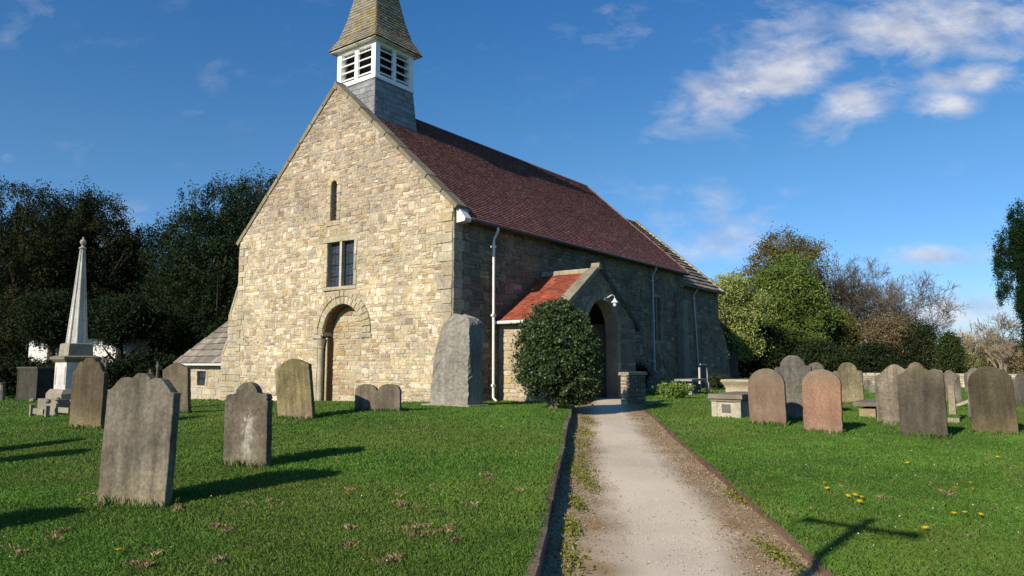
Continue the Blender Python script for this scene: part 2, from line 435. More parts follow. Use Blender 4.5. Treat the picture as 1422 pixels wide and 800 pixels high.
# ------------------------------------------------------------------ ground
def grid_obj(name, xs_f, ys, nx, zf, colf, mat, skirt=False):
    V = []; F = []; C = []
    for i, y in enumerate(ys):
        x0, x1 = xs_f(y)
        xs = x0+(x1-x0)*np.linspace(0, 1, nx)
        z = zf(xs, y)
        V += [(float(a), float(y), float(b)) for a, b in zip(xs, z)]
        C += [colf(float(a), float(y), j/(nx-1)) for j, a in enumerate(xs)]
    for i in range(len(ys)-1):
        for j in range(nx-1):
            a = i*nx+j; F.append((a, a+1, a+nx+1, a+nx))
    return struct(np_obj(name, V, F, C, mat, smooth=True))
def vnoise(x, y, s, seed=0):
    x = np.asarray(x, dtype=float)/s; y = np.asarray(y, dtype=float)/s
    xi = np.floor(x).astype(int); yi = np.floor(y).astype(int); fx = x-xi; fy = y-yi
    fx = fx*fx*(3-2*fx); fy = fy*fy*(3-2*fy)
    def h(a, b):
        n = (a*374761393+b*668265263+seed*1442695041) & 0x7fffffff
        n = ((n ^ (n >> 13))*1274126177) & 0x7fffffff
        return ((n ^ (n >> 16)) & 0xffff)/65535.
    return (h(xi, yi)*(1-fx)+h(xi+1, yi)*fx)*(1-fy)+(h(xi, yi+1)*(1-fx)+h(xi+1, yi+1)*fx)*fy
SOIL = (.050, .108, .016)
ysn = np.concatenate([np.arange(-6, 23, .35)])
# wide ground sheet, a little lower under the lawns and the path
def far_ground():
    xs = np.concatenate([-np.geomspace(3000, 40, 14), np.arange(-38, 60, 1.5), np.geomspace(62, 3000, 14)])
    ys = np.concatenate([-np.geomspace(600, 30, 6), np.arange(-28, 90, 1.5), np.geomspace(92, 4000, 16)])
    X, Y = np.meshgrid(xs, ys); Z = base_z(X, Y)-.012
    inn = (Y < 22.4) & (X > -34) & (X < 36) & (Y > -10); Z = np.where(inn, Z-.10, Z)
    V = np.stack([X.ravel(), Y.ravel(), Z.ravel()], 1); nx = len(xs)
    I = np.arange(len(V)).reshape(X.shape)
    F = np.stack([I[:-1, :-1].ravel(), I[:-1, 1:].ravel(), I[1:, 1:].ravel(), I[1:, :-1].ravel()], 1)
    C = np.tile(np.array([(.050, .115, .018)]), (len(V), 1))*(0.8+.4*vnoise(V[:, 0], V[:, 1], 2.3, 3))[:, None]
    struct(np_obj('ground', V, F, C, M_SOIL, smooth=True))
far_ground()
def lawn_col(a, y, t):
    k = .8+.5*float(vnoise(a, y, 1.1, 4)); return (SOIL[0]*k, SOIL[1]*k, SOIL[2]*k)
grid_obj('lawn', lambda y: (-36, float(kerb_x(y))-.055), np.append(ysn[ysn > -2], 23.5), 90, lambda x, y: HL(x, y)-.01, lawn_col, M_SOIL)
grid_obj('lawn', lambda y: (float(edge_x(y))+.04, 38), np.append(ysn, 23.5), 90, lambda x, y: HR(x, y)-.008, lawn_col, M_SOIL)
def path_col(a, y, t):
    n = float(vnoise(a, y, .35, 9)); n2 = float(vnoise(a, y, .12, 10)); n3 = float(vnoise(a, y, 1.2, 12))
    k = t*(1+.0*n); l = t-.03; base = np.array((.59, .50, .37))*(.9+.18*n3)
    brown = np.array((.235, .155, .075))*(.75+.5*n2)
    n4 = float(vnoise(a, y, .9, 15)); wl = max(0, min(1, (.31+.06*n+.06*n4-t)/.17)); wr = max(0, min(1, (t-(.74-.06*n-.08*n4))/.16))
    w = max(wl, wr)*(.45+.35*n2+.3*n)
    c = base*(1-w)+brown*w
    return tuple(float(q) for q in c)
ysp = np.concatenate([np.arange(-3, 4, .3), np.arange(4, 12, .05), np.arange(12, 25.6, .1)])
grid_obj('path', lambda y: (float(kerb_x(y))-.02, float(edge_x(y))+.0), ysp, 70,
         lambda x, y: HP(x, y)+.01*np.sin(x*3+y)+.0*x, path_col, M_PATH)

# ------------------------------------------------------------------ the church
church = thing('church', 'small old stone church with a red tiled roof, white louvred belfry and gabled side porch', 'church', CC)
NW = -E; SS = S; NN = -S; V2 = UP
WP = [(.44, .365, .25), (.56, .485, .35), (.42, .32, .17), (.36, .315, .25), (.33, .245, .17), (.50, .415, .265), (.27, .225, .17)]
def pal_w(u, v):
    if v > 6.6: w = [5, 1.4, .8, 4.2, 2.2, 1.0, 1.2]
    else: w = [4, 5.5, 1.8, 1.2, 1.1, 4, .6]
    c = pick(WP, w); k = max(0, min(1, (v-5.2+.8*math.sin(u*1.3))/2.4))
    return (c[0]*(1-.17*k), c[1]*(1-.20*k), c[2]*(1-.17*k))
SP = [(.18, .148, .11), (.15, .128, .10), (.20, .155, .105), (.12, .105, .088), (.165, .115, .082), (.24, .205, .155)]  # south side stones, darkened so the colour carries the shade on these walls
def pal_shade(u, v): return pick(SP, [4, 3, 2, 2, 2, 1])
# west gable: u runs from the north corner to the south corner seen from outside => U = S, u = -n
GW = [(-11.2, -.1), (0, -.1), (0, 6.35), (-5.6, 11.42), (-11.2, 6.35)]
OW = CH(0, 0, 0)
nc, nr = -4.97, 1.0
win2 = (-5.82, -4.44, 4.24, 5.80)
lan_c, lan_hw, lan_0, lan_s = -5.56, .16, 6.58, 7.84
mb = MB()
holes = [[(win2[0], win2[2]), (win2[1], win2[2]), (win2[1], win2[3]), (win2[0], win2[3])],
         [(lan_c-lan_hw, lan_0), (lan_c+lan_hw, lan_0)]+arc(lan_c, lan_s, lan_hw, 0, 180, 8),
         [(nc-nr-.26, .12), (nc+nr, .12)]+arc(nc, 2.62, nr, 0, 180, 16)+[(nc-nr, 2.56), (nc-nr-.26, 2.5)]]
wall_sheet(mb, OW, S, UP, NW, GW, holes, .75, MORTAR)
def hW(v0, v1):
    L = []; vm = (v0+v1)/2
    if v1 > 4.1 and v0 < 5.98: L.append((win2[0]-.20, win2[1]+.18))
    if v1 > 6.3 and v0 < 8.3:
        L.append((lan_c-.34, lan_c+.34) if v0 < 7.95 else (lan_c-.22, lan_c+.22))
    if v0 < 2.66: L.append((nc-nr-.44 if v0 < 2.4 else nc-1.5, nc+nr+.02 if v0 < 2.4 else nc+1.44))
    elif v0 < 4.02:
        d = max(0, (vm+.02)-2.62); w = math.sqrt(max(0, 1.46**2-d*d)); L.append((nc-w, nc+w))
    if v0 < 6.2: L.append((-.46, 0)); L.append((-11.2, -10.85))
    return L
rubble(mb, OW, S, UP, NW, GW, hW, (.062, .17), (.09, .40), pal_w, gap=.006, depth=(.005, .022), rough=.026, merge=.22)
LT = [(0.389, 0.338, 0.245), (0.410, 0.360, 0.266), (0.360, 0.295, 0.187)]
plq = lambda a, b: vary(random.choice(LT), .1)
quoins(mb, OW, S, UP, NW, 0, -1, -.05, 6.2, LT+[(0.390, 0.300, 0.165)], (.2, .44), (.34, .62), .03)
quoins(mb, OW, S, UP, NW, -11.2, 1, -.05, 6.2, LT, (.2, .36), (.28, .5), .03)
# arch rings
voussoirs(mb, OW, S, UP, NW, nc, 2.62, 1.0, 1.26, 17, .035, plq)
voussoirs(mb, OW, S, UP, NW, nc, 2.62, 1.26, 1.46, 19, .055, plq)
ashlar(mb, OW, S, UP, NW, nc+nr-.02, nc+nr+.5, 2.44, 2.60, .07, (0.345, 0.300, 0.225))
ashlar(mb, OW, S, UP, NW, nc-nr-.5, nc-nr-.02, 2.46, 2.60, .07, (0.345, 0.300, 0.225))
v = .1
while v < 2.4:
    h = random.uniform(.25, .5); h = min(h, 2.44-v); ashlar(mb, OW, S, UP, NW, nc-nr-.44, nc-nr-.26, v, v+h, .02, plq(0, 0)); v += h
# jamb between the slot and the opening, then the infill set back
mb.prism([OW+S*a+UP*b+E*.14 for a, b in ((nc-nr-.01, .1), (nc-nr+.07, .1), (nc-nr+.07, 2.5), (nc-nr-.01, 2.5))][::-1], E*.36, (0.375, 0.315, 0.225))
inf = [(nc-nr, .1), (nc+nr, .1), (nc+nr, 3.66), (nc-nr, 3.66)]
mb.prism([OW+E*.42+S*a+UP*b for a, b in ((nc-nr-.3, .05), (nc+nr+.02, .05), (nc+nr+.02, 3.7), (nc-nr-.3, 3.7))], E*.06, MORTAR)
rubble(mb, OW+E*.42, S, UP, NW, inf, lambda a, b: [], (.12, .24), (.22, .5), lambda a, b: pick([(0.370, 0.296, 0.185), (0.385, 0.340, 0.244), (0.348, 0.237, 0.104), (0.311, 0.207, 0.133)], [4, 4, 2, 1.5]), depth=(.01, .03))
# window surrounds
a0, a1, b0, b1 = win2
ashlar(mb, OW, S, UP, NW, a0-.20, a1+.18, b1, b1+.17, .03, (0.375, 0.330, 0.240)); ashlar(mb, OW, S, UP, NW, a0-.16, a1+.14, b0-.13, b0, .05, (0.375, 0.330, 0.240))
for k in range(3):
    h = (b1-b0)/3
    ashlar(mb, OW, S, UP, NW, a0-.17+.03*(k % 2), a0, b0+k*h, b0+k*h+h, .03, plq(0, 0)); ashlar(mb, OW, S, UP, NW, a1, a1+.15-.03*(k % 2), b0+k*h, b0+k*h+h, .03, plq(0, 0))
YL = [(0.407, 0.326, 0.200), (0.385, 0.311, 0.192), (0.370, 0.296, 0.185)]
for k in range(4):
    h = (lan_s-lan_0)/4
    for s_ in (-1, 1):
        u0, u1 = sorted((lan_c+s_*lan_hw, lan_c+s_*(.34+.04*(k % 2)))); ashlar(mb, OW, S, UP, NW, u0, u1, lan_0+k*h, lan_0+k*h+h, .03, vary(random.choice(YL), .06))
voussoirs(mb, OW, S, UP, NW, lan_c, lan_s, lan_hw, .37, 4, .03, lambda a, b: vary(random.choice(YL), .06))
ashlar(mb, OW, S, UP, NW, lan_c-.36, lan_c+.36, 6.40, lan_0, .035, (0.390, 0.323, 0.210))
mb.build('gable_wall', M_RUB, church)
mb = MB()  # dark brown linings of jamb and soffit, their shade put into the colour
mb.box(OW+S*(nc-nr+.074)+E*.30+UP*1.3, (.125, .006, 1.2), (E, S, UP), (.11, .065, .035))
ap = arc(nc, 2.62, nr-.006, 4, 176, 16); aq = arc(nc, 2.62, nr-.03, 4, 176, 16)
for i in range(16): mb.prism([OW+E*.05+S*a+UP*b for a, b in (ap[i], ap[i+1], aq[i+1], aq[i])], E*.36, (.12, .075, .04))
mb.build('weak_light_reveal', M_ASH, church)
# the column and capital of the blocked doorway
mb = MB(); pc_ = OW+S*(nc-nr-.13)+E*.03
mb.lathe(pc_, [(.15, .10), (.15, .22), (.12, .27), (.10, .32), (.10, 2.12), (.125, 2.15), (.11, 2.2), (.17, 2.42), (.19, 2.46)], (0.375, 0.323, 0.232), 14)
mb.build('column', M_ASH, church, smooth=False)
# windows
def window(parent, O, U, Nn, u0, u1, v0, v1, lights=1, arched=False, dep=.16, bars=4, mull=(.44, .39, .28)):
    g = MB(); g.prism([O+U*a+UP*b-Nn*(dep+.02) for a, b in ((u0, v0), (u1, v0), (u1, v1), (u0, v1))], -Nn*.02, (.035, .042, .06))
    w = (u1-u0)/lights
    win = g.build('window', M_GLASS, parent)
    m = MB()
    for i in range(lights):
        x0 = u0+i*w; nb = 3 if lights > 1 else 2
        for k in range(1, bars):
            y = v0+(v1-v0)*k/bars; m.box(O+U*(x0+w/2)+UP*y-Nn*(dep-.005), (w/2, .009, .011), (U, Nn, UP), (.012, .012, .014))
        # leading: diagonal lattice
        if w > .5:
            n = 9
            for k in range(-2, n):
                pass
        for k in range(1, nb+1):
            xx = x0+w*k/(nb+1); m.box(O+U*xx+UP*((v0+v1)/2)-Nn*(dep+.008), (.005, .004, (v1-v0)/2), (U, Nn, UP), (.10, .10, .11))
        ky = int((v1-v0)/.13)
        for k in range(1, ky):
            m.box(O+U*(x0+w/2)+UP*(v0+(v1-v0)*k/ky)-Nn*(dep+.008), (w/2, .004, .004), (U, Nn, UP), (.10, .10, .11))
    lead = m.build('glazing_bars', M_METAL, win)
    if lights > 1:
        m = MB()
        for i in range(1, lights): m.box(O+U*(u0+i*w)+UP*((v0+v1)/2)-Nn*(dep*.4), (.055, dep*.45, (v1-v0)/2), (U, Nn, UP), mull)
        m.build('mullion', M_ASH, win)
window(church, OW, S, NW, *win2[:2], *win2[2:], lights=2)
window(church, OW, S, NW, lan_c-lan_hw, lan_c+lan_hw, lan_0, lan_s+lan_hw, bars=6)
# gable coping with kneelers
mb = MB()
def coping(mb, O, U, Nn, p0, p1, n, w, t, col, over=.05):
    """sloping stones from p0 to p1 (u,v), w deep behind the face"""
    p0 = Vector((p0[0], p0[1])); p1 = Vector((p1[0], p1[1])); d = (p1-p0); q = Vector((-d.y, d.x)).normalized()
    if q.y < 0: q = -q
    for i in range(n):
        a = p0+d*(i/n+.003); b = p0+d*((i+1)/n-.003); c = vary(col, .16)
        k = random.uniform(-.008, .008); P = [a, b, b+q*(t+k), a+q*(t+k)]
        mb.prism([O+U*x.x+UP*x.y+Nn*over for x in P], -Nn*(w+over), c)
CP = (0.203, 0.173, 0.116)
coping(mb, OW, S, NW, (-5.6, 11.42), (.12, 6.26), 9, .42, .15, CP)
coping(mb, OW, S, NW, (-5.6, 11.42), (-11.34, 6.24), 9, .42, .15, CP)
mb.prism([OW+S*a+UP*b+NW*.06 for a, b in ((-5.73, 11.44), (-5.6, 11.32), (-5.47, 11.44), (-5.6, 11.66))], E*.48, CP)
mb.build('coping', M_ASH, church)
mb = MB()
mb.prism([OW+S*a+UP*b+E*.10 for a, b in ((.05, 6.40), (.14, 6.30), (.40, 5.98), (.36, 5.88), (.05, 5.86))], E*.30, (.62, .60, .55))
mb.build('kneeler', M_WHITE, church)
# nave south wall
OS = CH(0, 0, 0)
mb = MB(); LN = 17.2
sw = (13.66, 14.52, 2.65, 4.62)
wall_sheet(mb, OS, E, UP, S, [(.75, -.1), (LN, -.1), (LN, 6.2), (.75, 6.2)], [[(sw[0], sw[2]), (sw[1], sw[2]), (sw[1], sw[3]), (sw[0], sw[3])],
           [(4.0, .2), (5.9, .2)]+arc(4.95, 2.3, .95, 0, 180, 12)], .75, (.22, .19, .14))
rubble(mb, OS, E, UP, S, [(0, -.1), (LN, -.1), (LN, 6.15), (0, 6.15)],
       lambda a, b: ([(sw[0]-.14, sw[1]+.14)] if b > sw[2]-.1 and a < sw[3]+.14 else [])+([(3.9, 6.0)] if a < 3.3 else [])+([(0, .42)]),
       (.13, .25), (.18, .50), pal_shade, gap=.012, depth=(.014, .045), rough=.02)
quoins(mb, OS, E, UP, S, 0, 1, -.05, 6.1, [(.36, .30, .20), (.30, .25, .18)], (.24, .4), (.5, .3), .03)
for (p, q, r_, s_) in ((sw[0]-.13, sw[0], sw[2], sw[3]), (sw[1], sw[1]+.13, sw[2], sw[3]), (sw[0]-.14, sw[1]+.14, sw[3], sw[3]+.14), (sw[0]-.14, sw[1]+.14, sw[2]-.12, sw[2])):
    ashlar(mb, OS, E, UP, S, p, q, r_, s_, .03, (.24, .21, .16))
# buttress strip and dark low opening at the east end
mb.box(OS+E*16.6+S*.16+UP*2.3, (.3, .18, 2.4), (E, S, UP), (.22, .19, .145))
mb.build('side_wall', M_RUBS, church)
window(church, OS, E, S, *sw, lights=2, bars=5, mull=(.2, .18, .14))
# north and east walls of the nave, plain rubble
mb = MB(); OB = CH(0, 11.2, 0)
wall_sheet(mb, CH(.75, 11.2, 0), E, UP, NN, [(0, -.4), (LN-.75, -.4), (LN-.75, 6.2), (0, 6.2)], [], .7, (.30, .26, .2))
wall_sheet(mb, CH(LN, 11.2, 0), S, UP, E, [(.0, -.1), (11.2, -.1), (11.2, 6.2), (5.6, 11.1), (0, 6.2)], [], .5, (.26, .22, .17))
mb.build('wall', M_RUBS, church)
# north west buttress, stepped against the north corner
mb = MB()
bp_ = [(-11.2, -.2), (-11.2, 4.75), (-11.75, 3.55), (-11.85, 2.5), (-12.2, 1.95), (-12.2, -.2)]
mb.prism([OW+E*.02+S*a+UP*b for a, b in bp_], E*.9, MORTAR)
bc = [(-12.2, -.2), (-11.2, -.2), (-11.2, 4.75), (-11.75, 3.55), (-11.85, 2.5), (-12.2, 1.95)]
bc2 = [(-12.2, -.2), (-11.2, -.2), (-11.2, 4.75), (-12.2, 2.5)]
for lo, hi, u0 in ((-.2, 1.95, -12.2), (1.95, 3.55, -11.82), (3.55, 4.6, -11.6)):
    v = lo
    while v < hi-.05:
        h = min(random.uniform(.18, .32), hi-v); w0 = random.uniform(.35, .65)
        t_ = u0 if lo < 3 else u0+(v+h-3.55)*.42
        if lo == 1.95: t_ = -11.82+.0*v
        m_ = t_+(-11.2-t_)*w0
        ashlar(mb, OW+E*.02, S, UP, NW, t_, m_, v, v+h, .03, plq(0, 0)); ashlar(mb, OW+E*.02, S, UP, NW, m_, -11.2, v, v+h, .03, plq(0, 0)); v += h
mb.prism([OW+S*a+UP*b for a, b in ((-11.80, 3.52), (-11.74, 3.42), (-11.16, 4.66), (-11.2, 4.84))], E*.95, (0.315, 0.270, 0.203))
mb.prism([OW+S*a+UP*b for a, b in ((-12.26, 1.92), (-12.2, 1.84), (-11.80, 2.5), (-11.84, 2.62))], E*.95, (0.315, 0.270, 0.203))
mb.build('buttress', M_RUB, church)
# nave roof
RP = [(.205, .088, .072), (.185, .078, .066), (.225, .100, .080), (.16, .074, .066), (.25, .14, .11)]
pal_r = lambda u, v: vary(random.choices(RP, [4, 4, 3, 2, 1])[0], .14, .04)
def slope(n0, z0, n1, z1):
    d = Vector((0, 0, 0))+(-S)*(n1-n0)+UP*(z1-z0); L = d.length; return d/L, L
Vs, H = slope(-.28, 6.02, 5.6, 11.36); Ns = E.cross(Vs)
mb = MB(); O = CH(.4, -.28, 6.02)
mb.prism([O-Ns*.14, O+E*(LN-.3)-Ns*.14, O+E*(LN-.3)+Vs*H-Ns*.14, O+Vs*H-Ns*.14], Ns*.14, (.10, .06, .05))
tiles(mb, O, E, Vs, Ns, LN-.28, H, .135, .18, pal_r, th=.022, lift=.040, jit=.004)
roof = mb.build('roof', M_TILE, church)
mb = MB(); Vn, Hn = (S*(5.88)+UP*(5.34)).normalized(), H
O2 = CH(.4, 11.48, 6.02); Vn = (S*5.88+UP*5.34).normalized(); N2 = Vn.cross(E)
mb.prism([O2, O2+E*(LN-.3), O2+E*(LN-.3)+Vn*H, O2+Vn*H], -N2*.14, (.16, .06, .05))
mb.build('roof', M_TILE, church)
mb = MB()
x = 2.9
while x < LN+.1:
    w = .44; c = vary((.17, .06, .05), .15)
    mb.prism([CH(x, 5.6, 11.36)+S*a+UP*b for a, b in ((-.17, -.10), (.17, -.10), (.12, -.02), (.05, .03), (-.05, .03), (-.12, -.02))][::-1], E*(w-.012), c); x += w
mb.build('ridge_tiles', M_TILE, roof)
mb = MB(); O3 = O+E*(LN-.28)
coping(mb, CH(LN+.15, 0, 0), -S, E, (-.28, 6.02), (5.6, 11.36), 9, .12, .06, (.22, .12, .09), .0)
mb.build('verge', M_TILE, roof)
# gutters and downpipes
def gutter(name, a, b, r, col, parent):
    m = MB(); m.tube([a, b], r, col, 8); return m.build(name, M_METAL, parent)
gutter('gutter', CH(.5, -.34, 5.97), CH(LN, -.34, 5.97), .055, (.05, .045, .042), church)
def downpipe(e, z0, z1, col, off=.17, top=.34, k=3):
    m = MB(); m.tube([CH(e, -top, z1), CH(e, -top, z1-.1), CH(e, -off, z1-.38), CH(e, -off, z0+.12), CH(e, -off-.12, z0)], .042, col, 10)
    p = m.build('downpipe', M_METAL, church)
    for i in range(k):
        q = MB(); z = z0+.5+(z1-z0-1.1)*i/(k-1); q.box(CH(e, -off+.02, z), (.075, .06, .035), (E, S, UP), col)
        q.build('bracket', M_METAL, p)
downpipe(1.78, .42, 5.93, (.74, .72, .67)); downpipe(13.4, 1.2, 5.93, (.34, .36, .36), k=3)
# chancel
LC0, LC1 = LN, 23.0; cn = .42
mb = MB(); OCh = CH(0, cn, 0); cw = (20.25, 20.55, 2.55, 3.5)
wall_sheet(mb, OCh, E, UP, S, [(LC0, -.1), (LC1, -.1), (LC1, 5.7), (LC0, 5.7)], [[(cw[0], cw[2]), (cw[1], cw[2]), (cw[1], cw[3]), (cw[0], cw[3])]], .6, (.2, .175, .135))
rubble(mb, OCh, E, UP, S, [(LC0+.02, -.1), (LC1, -.1), (LC1, 5.65), (LC0+.02, 5.65)], rect_holes([(cw[0]-.1, cw[1]+.1, cw[2]-.1, cw[3]+.1)]), (.13, .24), (.2, .5), pal_shade, depth=(.012, .035))
mb.build('side_wall', M_RUBS, church)
mb = MB(); wall_sheet(mb, CH(LC1, 10.8, 0), S, UP, E, [(0, -.1), (10.38, -.1), (10.38, 5.7), (5.2, 10.2), (0, 5.7)], [], .6, (.25, .21, .16))
mb.build('gable_wall', M_RUBS, church)
mb = MB()
for pts in ([(LC1, -.1), (LC1+1.6, -.1), (LC1+1.6, 1.2), (LC1+1.15, 1.9), (LC1+1.0, 2.9), (LC1, 4.1)],):
    mb.prism([OCh+E*a+UP*b for a, b in pts], -S*.8, (.21, .18, .14))
    rubble(mb, OCh, E, UP, S, [(LC1, -.1), (LC1+1.6, -.1), (LC1+1.6, 1.2), (LC1+1.0, 2.9), (LC1, 4.1)], lambda a, b: [], (.15, .25), (.25, .5), pal_shade, depth=(.01, .03))
mb.build('buttress', M_RUBS, church)
window(church, OCh, E, S, *cw, bars=3)
SLP = [(.25, .205, .15), (.20, .165, .125), (.29, .245, .18), (.16, .135, .105)]
pal_sl = lambda u, v: vary(random.choice(SLP), .15)
Vc, Hc = slope(cn-.3, 5.55, 5.6, 10.28); Nc = E.cross(Vc); O = CH(LC0+.1, cn-.3, 5.55)
mb = MB(); Lc = LC1-LC0+.2
mb.prism([O-Nc*.12, O+E*Lc-Nc*.12, O+E*Lc+Vc*Hc-Nc*.12, O+Vc*Hc-Nc*.12], Nc*.12, (.12, .10, .08))
tiles(mb, O, E, Vc, Nc, Lc, Hc, .3, .42, pal_sl, th=.045, lift=.085, jit=.014, stag=False, hfun=lambda v: .42-.03*v)
Vd = (S*5.48+UP*4.73).normalized(); O2 = CH(LC0+.1, 11.08, 5.55)
mb.prism([O2, O2+E*Lc, O2+E*Lc+Vd*Hc, O2+Vd*Hc], Vd.cross(E)*-.12, (.2, .17, .13))
roof2 = mb.build('roof', M_SLATE, church)
mb = MB(); coping(mb, CH(LC1+.28, 0, 0), -S, E, (cn-.32, 5.53), (5.6, 10.32), 12, .3, .10, (.33, .28, .19), 0); mb.build('verge', M_SLATE, roof2)
gutter('gutter', CH(LC0+.05, cn-.36, 5.5), CH(LC1+.2, cn-.36, 5.5), .05, (.05, .045, .042), church)
m = MB(); m.tube([CH(19.25, cn-.36, 5.46), CH(19.25, cn-.1, 5.15), CH(19.75, cn-.1, .9)], .04, (.42, .43, .42), 10); m.build('downpipe', M_METAL, church)
# vestry: low hipped building against the north side
mb = MB(); vn0, vn1, ve0, ve1, vz = 11.2, 16.3, .6, 6.0, 1.62; OV = CH(ve0, 0, 0); vw = (-14.95, -14.3, .68, 1.28)
wall_sheet(mb, OV, S, UP, NW, [(-16.25, -.5), (-12.1, -.5), (-12.1, vz), (-16.25, vz)], [[(vw[0], vw[2]), (vw[1], vw[2]), (vw[1], vw[3]), (vw[0], vw[3])]], .4, MORTAR)
rubble(mb, OV, S, UP, NW, [(-16.25, -.5), (-12.1, -.5), (-12.1, vz-.02), (-16.25, vz-.02)], rect_holes([(vw[0]-.16, vw[1]+.14, vw[2]-.1, vw[3]+.12)]), (.16, .3), (.3, .7), lambda a, b: pick([(0.407, 0.348, 0.237), (0.370, 0.296, 0.192), (0.422, 0.370, 0.281)], [3, 2, 2]), depth=(.008, .02))
for q in ((vw[0]-.16, vw[0], vw[2], vw[3]), (vw[1], vw[1]+.14, vw[2], vw[3]), (vw[0]-.16, vw[1]+.14, vw[3], vw[3]+.12), (vw[0]-.16, vw[1]+.14, vw[2]-.1, vw[2])): ashlar(mb, OV, S, UP, NW, *q, .02, (.44, .37, .25))
wall_sheet(mb, CH(ve0, 16.25, 0), -E, UP, NN, [(-5.4, -.5), (0, -.5), (0, vz), (-5.4, vz)], [], .4, (.3, .26, .2))
mb.build('wall', M_RUB, church)
window(church, OV, S, NW, *vw, bars=2, dep=.08)
ha = 1.17; Vv = (E*1+UP*ha).normalized(); Nv = (-E*ha+UP).normalized(); O = CH(ve0-.25, 16.55, vz-.02); run = 2.95; Hv = run*math.sqrt(1+ha*ha)
mb = MB(); Lv = 4.75
P = [O, O+S*Lv, O+S*Lv+Vv*Hv, O+S*run+Vv*Hv]
mb.prism(P, -Nv*.1, (.16, .13, .1))
tiles(mb, O, S, Vv, Nv, Lv, Hv, .3, .42, lambda u, v: vary(random.choice([(.235, .205, .165), (.20, .175, .14), (.165, .145, .115)]), .12), th=.04, lift=.07, jit=.012, stag=False, left=lambda v: v*run/Hv, right=lambda v: Lv, hfun=lambda v: .38-.04*v)
Vq = (S*1+UP*ha).normalized(); Nq = (-S*ha+UP).normalized(); q = [O, O+E*5.9, O+E*(5.9-run)+Vq*Hv, O+E*run+Vq*Hv]
q = [O, O+E*5.9, O+E*(5.9-run)+S*run+UP*run*ha, O+E*run+S*run+UP*run*ha]
mb.prism(q, -Nq*.1, (.22, .19, .15))
mb.build('roof', M_SLATE, church)
gutter('gutter', CH(ve0-.30, 16.4, vz-.06), CH(ve0-.30, 12.15, vz-.06), .05, (.62, .60, .55), church)

# belfry
be0, be1, bn0, bn1 = .88, 2.78, 4.56, 6.64; bec, bnc = (be0+be1)/2, 5.6; hx, hy = (be1-be0)/2, 1.04
z0, z1, z2 = 9.9, 11.86, 13.32
mb = MB()
def bpt(sx, sy, z, fx=1., fy=1.): return CH(bec+sx*hx*fx, bnc-sy*hy*fy, z)
fl = 1.16
for k, (ax, sgn) in enumerate((('e', -1), ('e', 1), ('n', -1), ('n', 1))):
    if ax == 'e':
        a, b = (sgn, -1*sgn*-1), (sgn, 1*sgn*-1)
    else: a, b = (1*sgn, sgn), (-1*sgn, sgn)
    pA, pB = bpt(a[0], a[1], z0, fl, fl), bpt(b[0], b[1], z0, fl, fl); qA, qB = bpt(a[0], a[1], z1), bpt(b[0], b[1], z1)
    out = Vector((((pA+pB)/2)-CH(bec, bnc, z0))); out.z = 0
    if (pB-pA).cross(qA-pA).dot(out) < 0: pA, pB, qA, qB = pB, pA, qB, qA
    U_ = (pB-pA).normalized(); m0 = (pA+pB)/2; m1 = (qA+qB)/2; V_ = (m1-m0).normalized(); Hh = (m1-m0).length; L = (pB-pA).length; d = (L-(qB-qA).length)/2
    N_ = U_.cross(V_)
    mb.add([pA, pB, qB, qA], [(0, 1, 2, 3)], (.2, .2, .2))
    tiles(mb, pA, U_, V_, N_, L, Hh, .21, .30, lambda u, v: vary((.20, .21, .21), .22, .03), th=.01, lift=.02, jit=.004, left=lambda v: v*d/Hh, right=lambda v: L-v*d/Hh)
belf = mb.build('belfry_base', M_LEAD, church)
mb = MB(); W = (.82, .82, .80)
mb.box(CH(bec, bnc, z1+.02), (hx+.05, hy+.05, .045), (E, S, UP), W)
for sx in (-1, 1):
    for sy in (-1, 1): mb.box(CH(bec+sx*(hx-.10), bnc+sy*(hy-.10), (z1+z2)/2), (.11, .11, (z2-z1)/2), (E, S, UP), W)
for sx in (-1, 1):
    mb.box(CH(bec+sx*(hx-.05), bnc, (z1+z2)/2), (.045, .09, (z2-z1)/2), (E, S, UP), W); mb.box(CH(bec, bnc+sx*(hy-.05), (z1+z2)/2), (.08, .045, (z2-z1)/2), (E, S, UP), W)
mb.box(CH(bec, bnc, z2-.07), (hx+.012, hy+.012, .08), (E, S, UP), W)
for sx in (-1, 1):
    mb.box(CH(bec+sx*(hx-.05), bnc, z1+.11), (.042, hy-.1, .06), (E, S, UP), W)
    mb.box(CH(bec, bnc+sx*(hy-.05), z1+.11), (hx-.1, .042, .06), (E, S, UP), W)
bst = mb.build('belfry_frame', M_WHITE, church)
mb = MB(); mb.box(CH(bec, bnc, (z1+z2)/2), (hx-.24, hy-.24, (z2-z1)/2-.03), (E, S, UP), (.02, .02, .02)); mb.build('belfry_dark_fill', M_WOOD, church)  # near-black filler, the dark between the louvres put into its colour
mb = MB()
for i in range(4):
    z = z1+.30+i*.285
    for s_ in (-1, 1):
        # boards tilt outwards and down; each bay has its own board
        for c0 in (-.5, .5):
            o = Vector((CH(bec+s_*(hx-.09), bnc+c0*(hy-.13)*1.02, z))); tl = math.radians(38)
            mb.box(o, ((hy-.28)/2, .13, .014), (S, (-E if s_ < 0 else E)*math.cos(tl)-UP*math.sin(tl), UP*math.cos(tl)+(-E if s_ < 0 else E)*math.sin(tl)), W)
            o = Vector((CH(bec+c0*(hx-.13)*1.02, bnc+s_*(hy-.09), z))); dd = (-S if s_ > 0 else S)
            mb.box(o, ((hx-.26)/2, .13, .014), (E, dd*math.cos(tl)-UP*math.sin(tl), UP*math.cos(tl)+dd*math.sin(tl)), W)
mb.build('louvre', M_WHITE, bst)
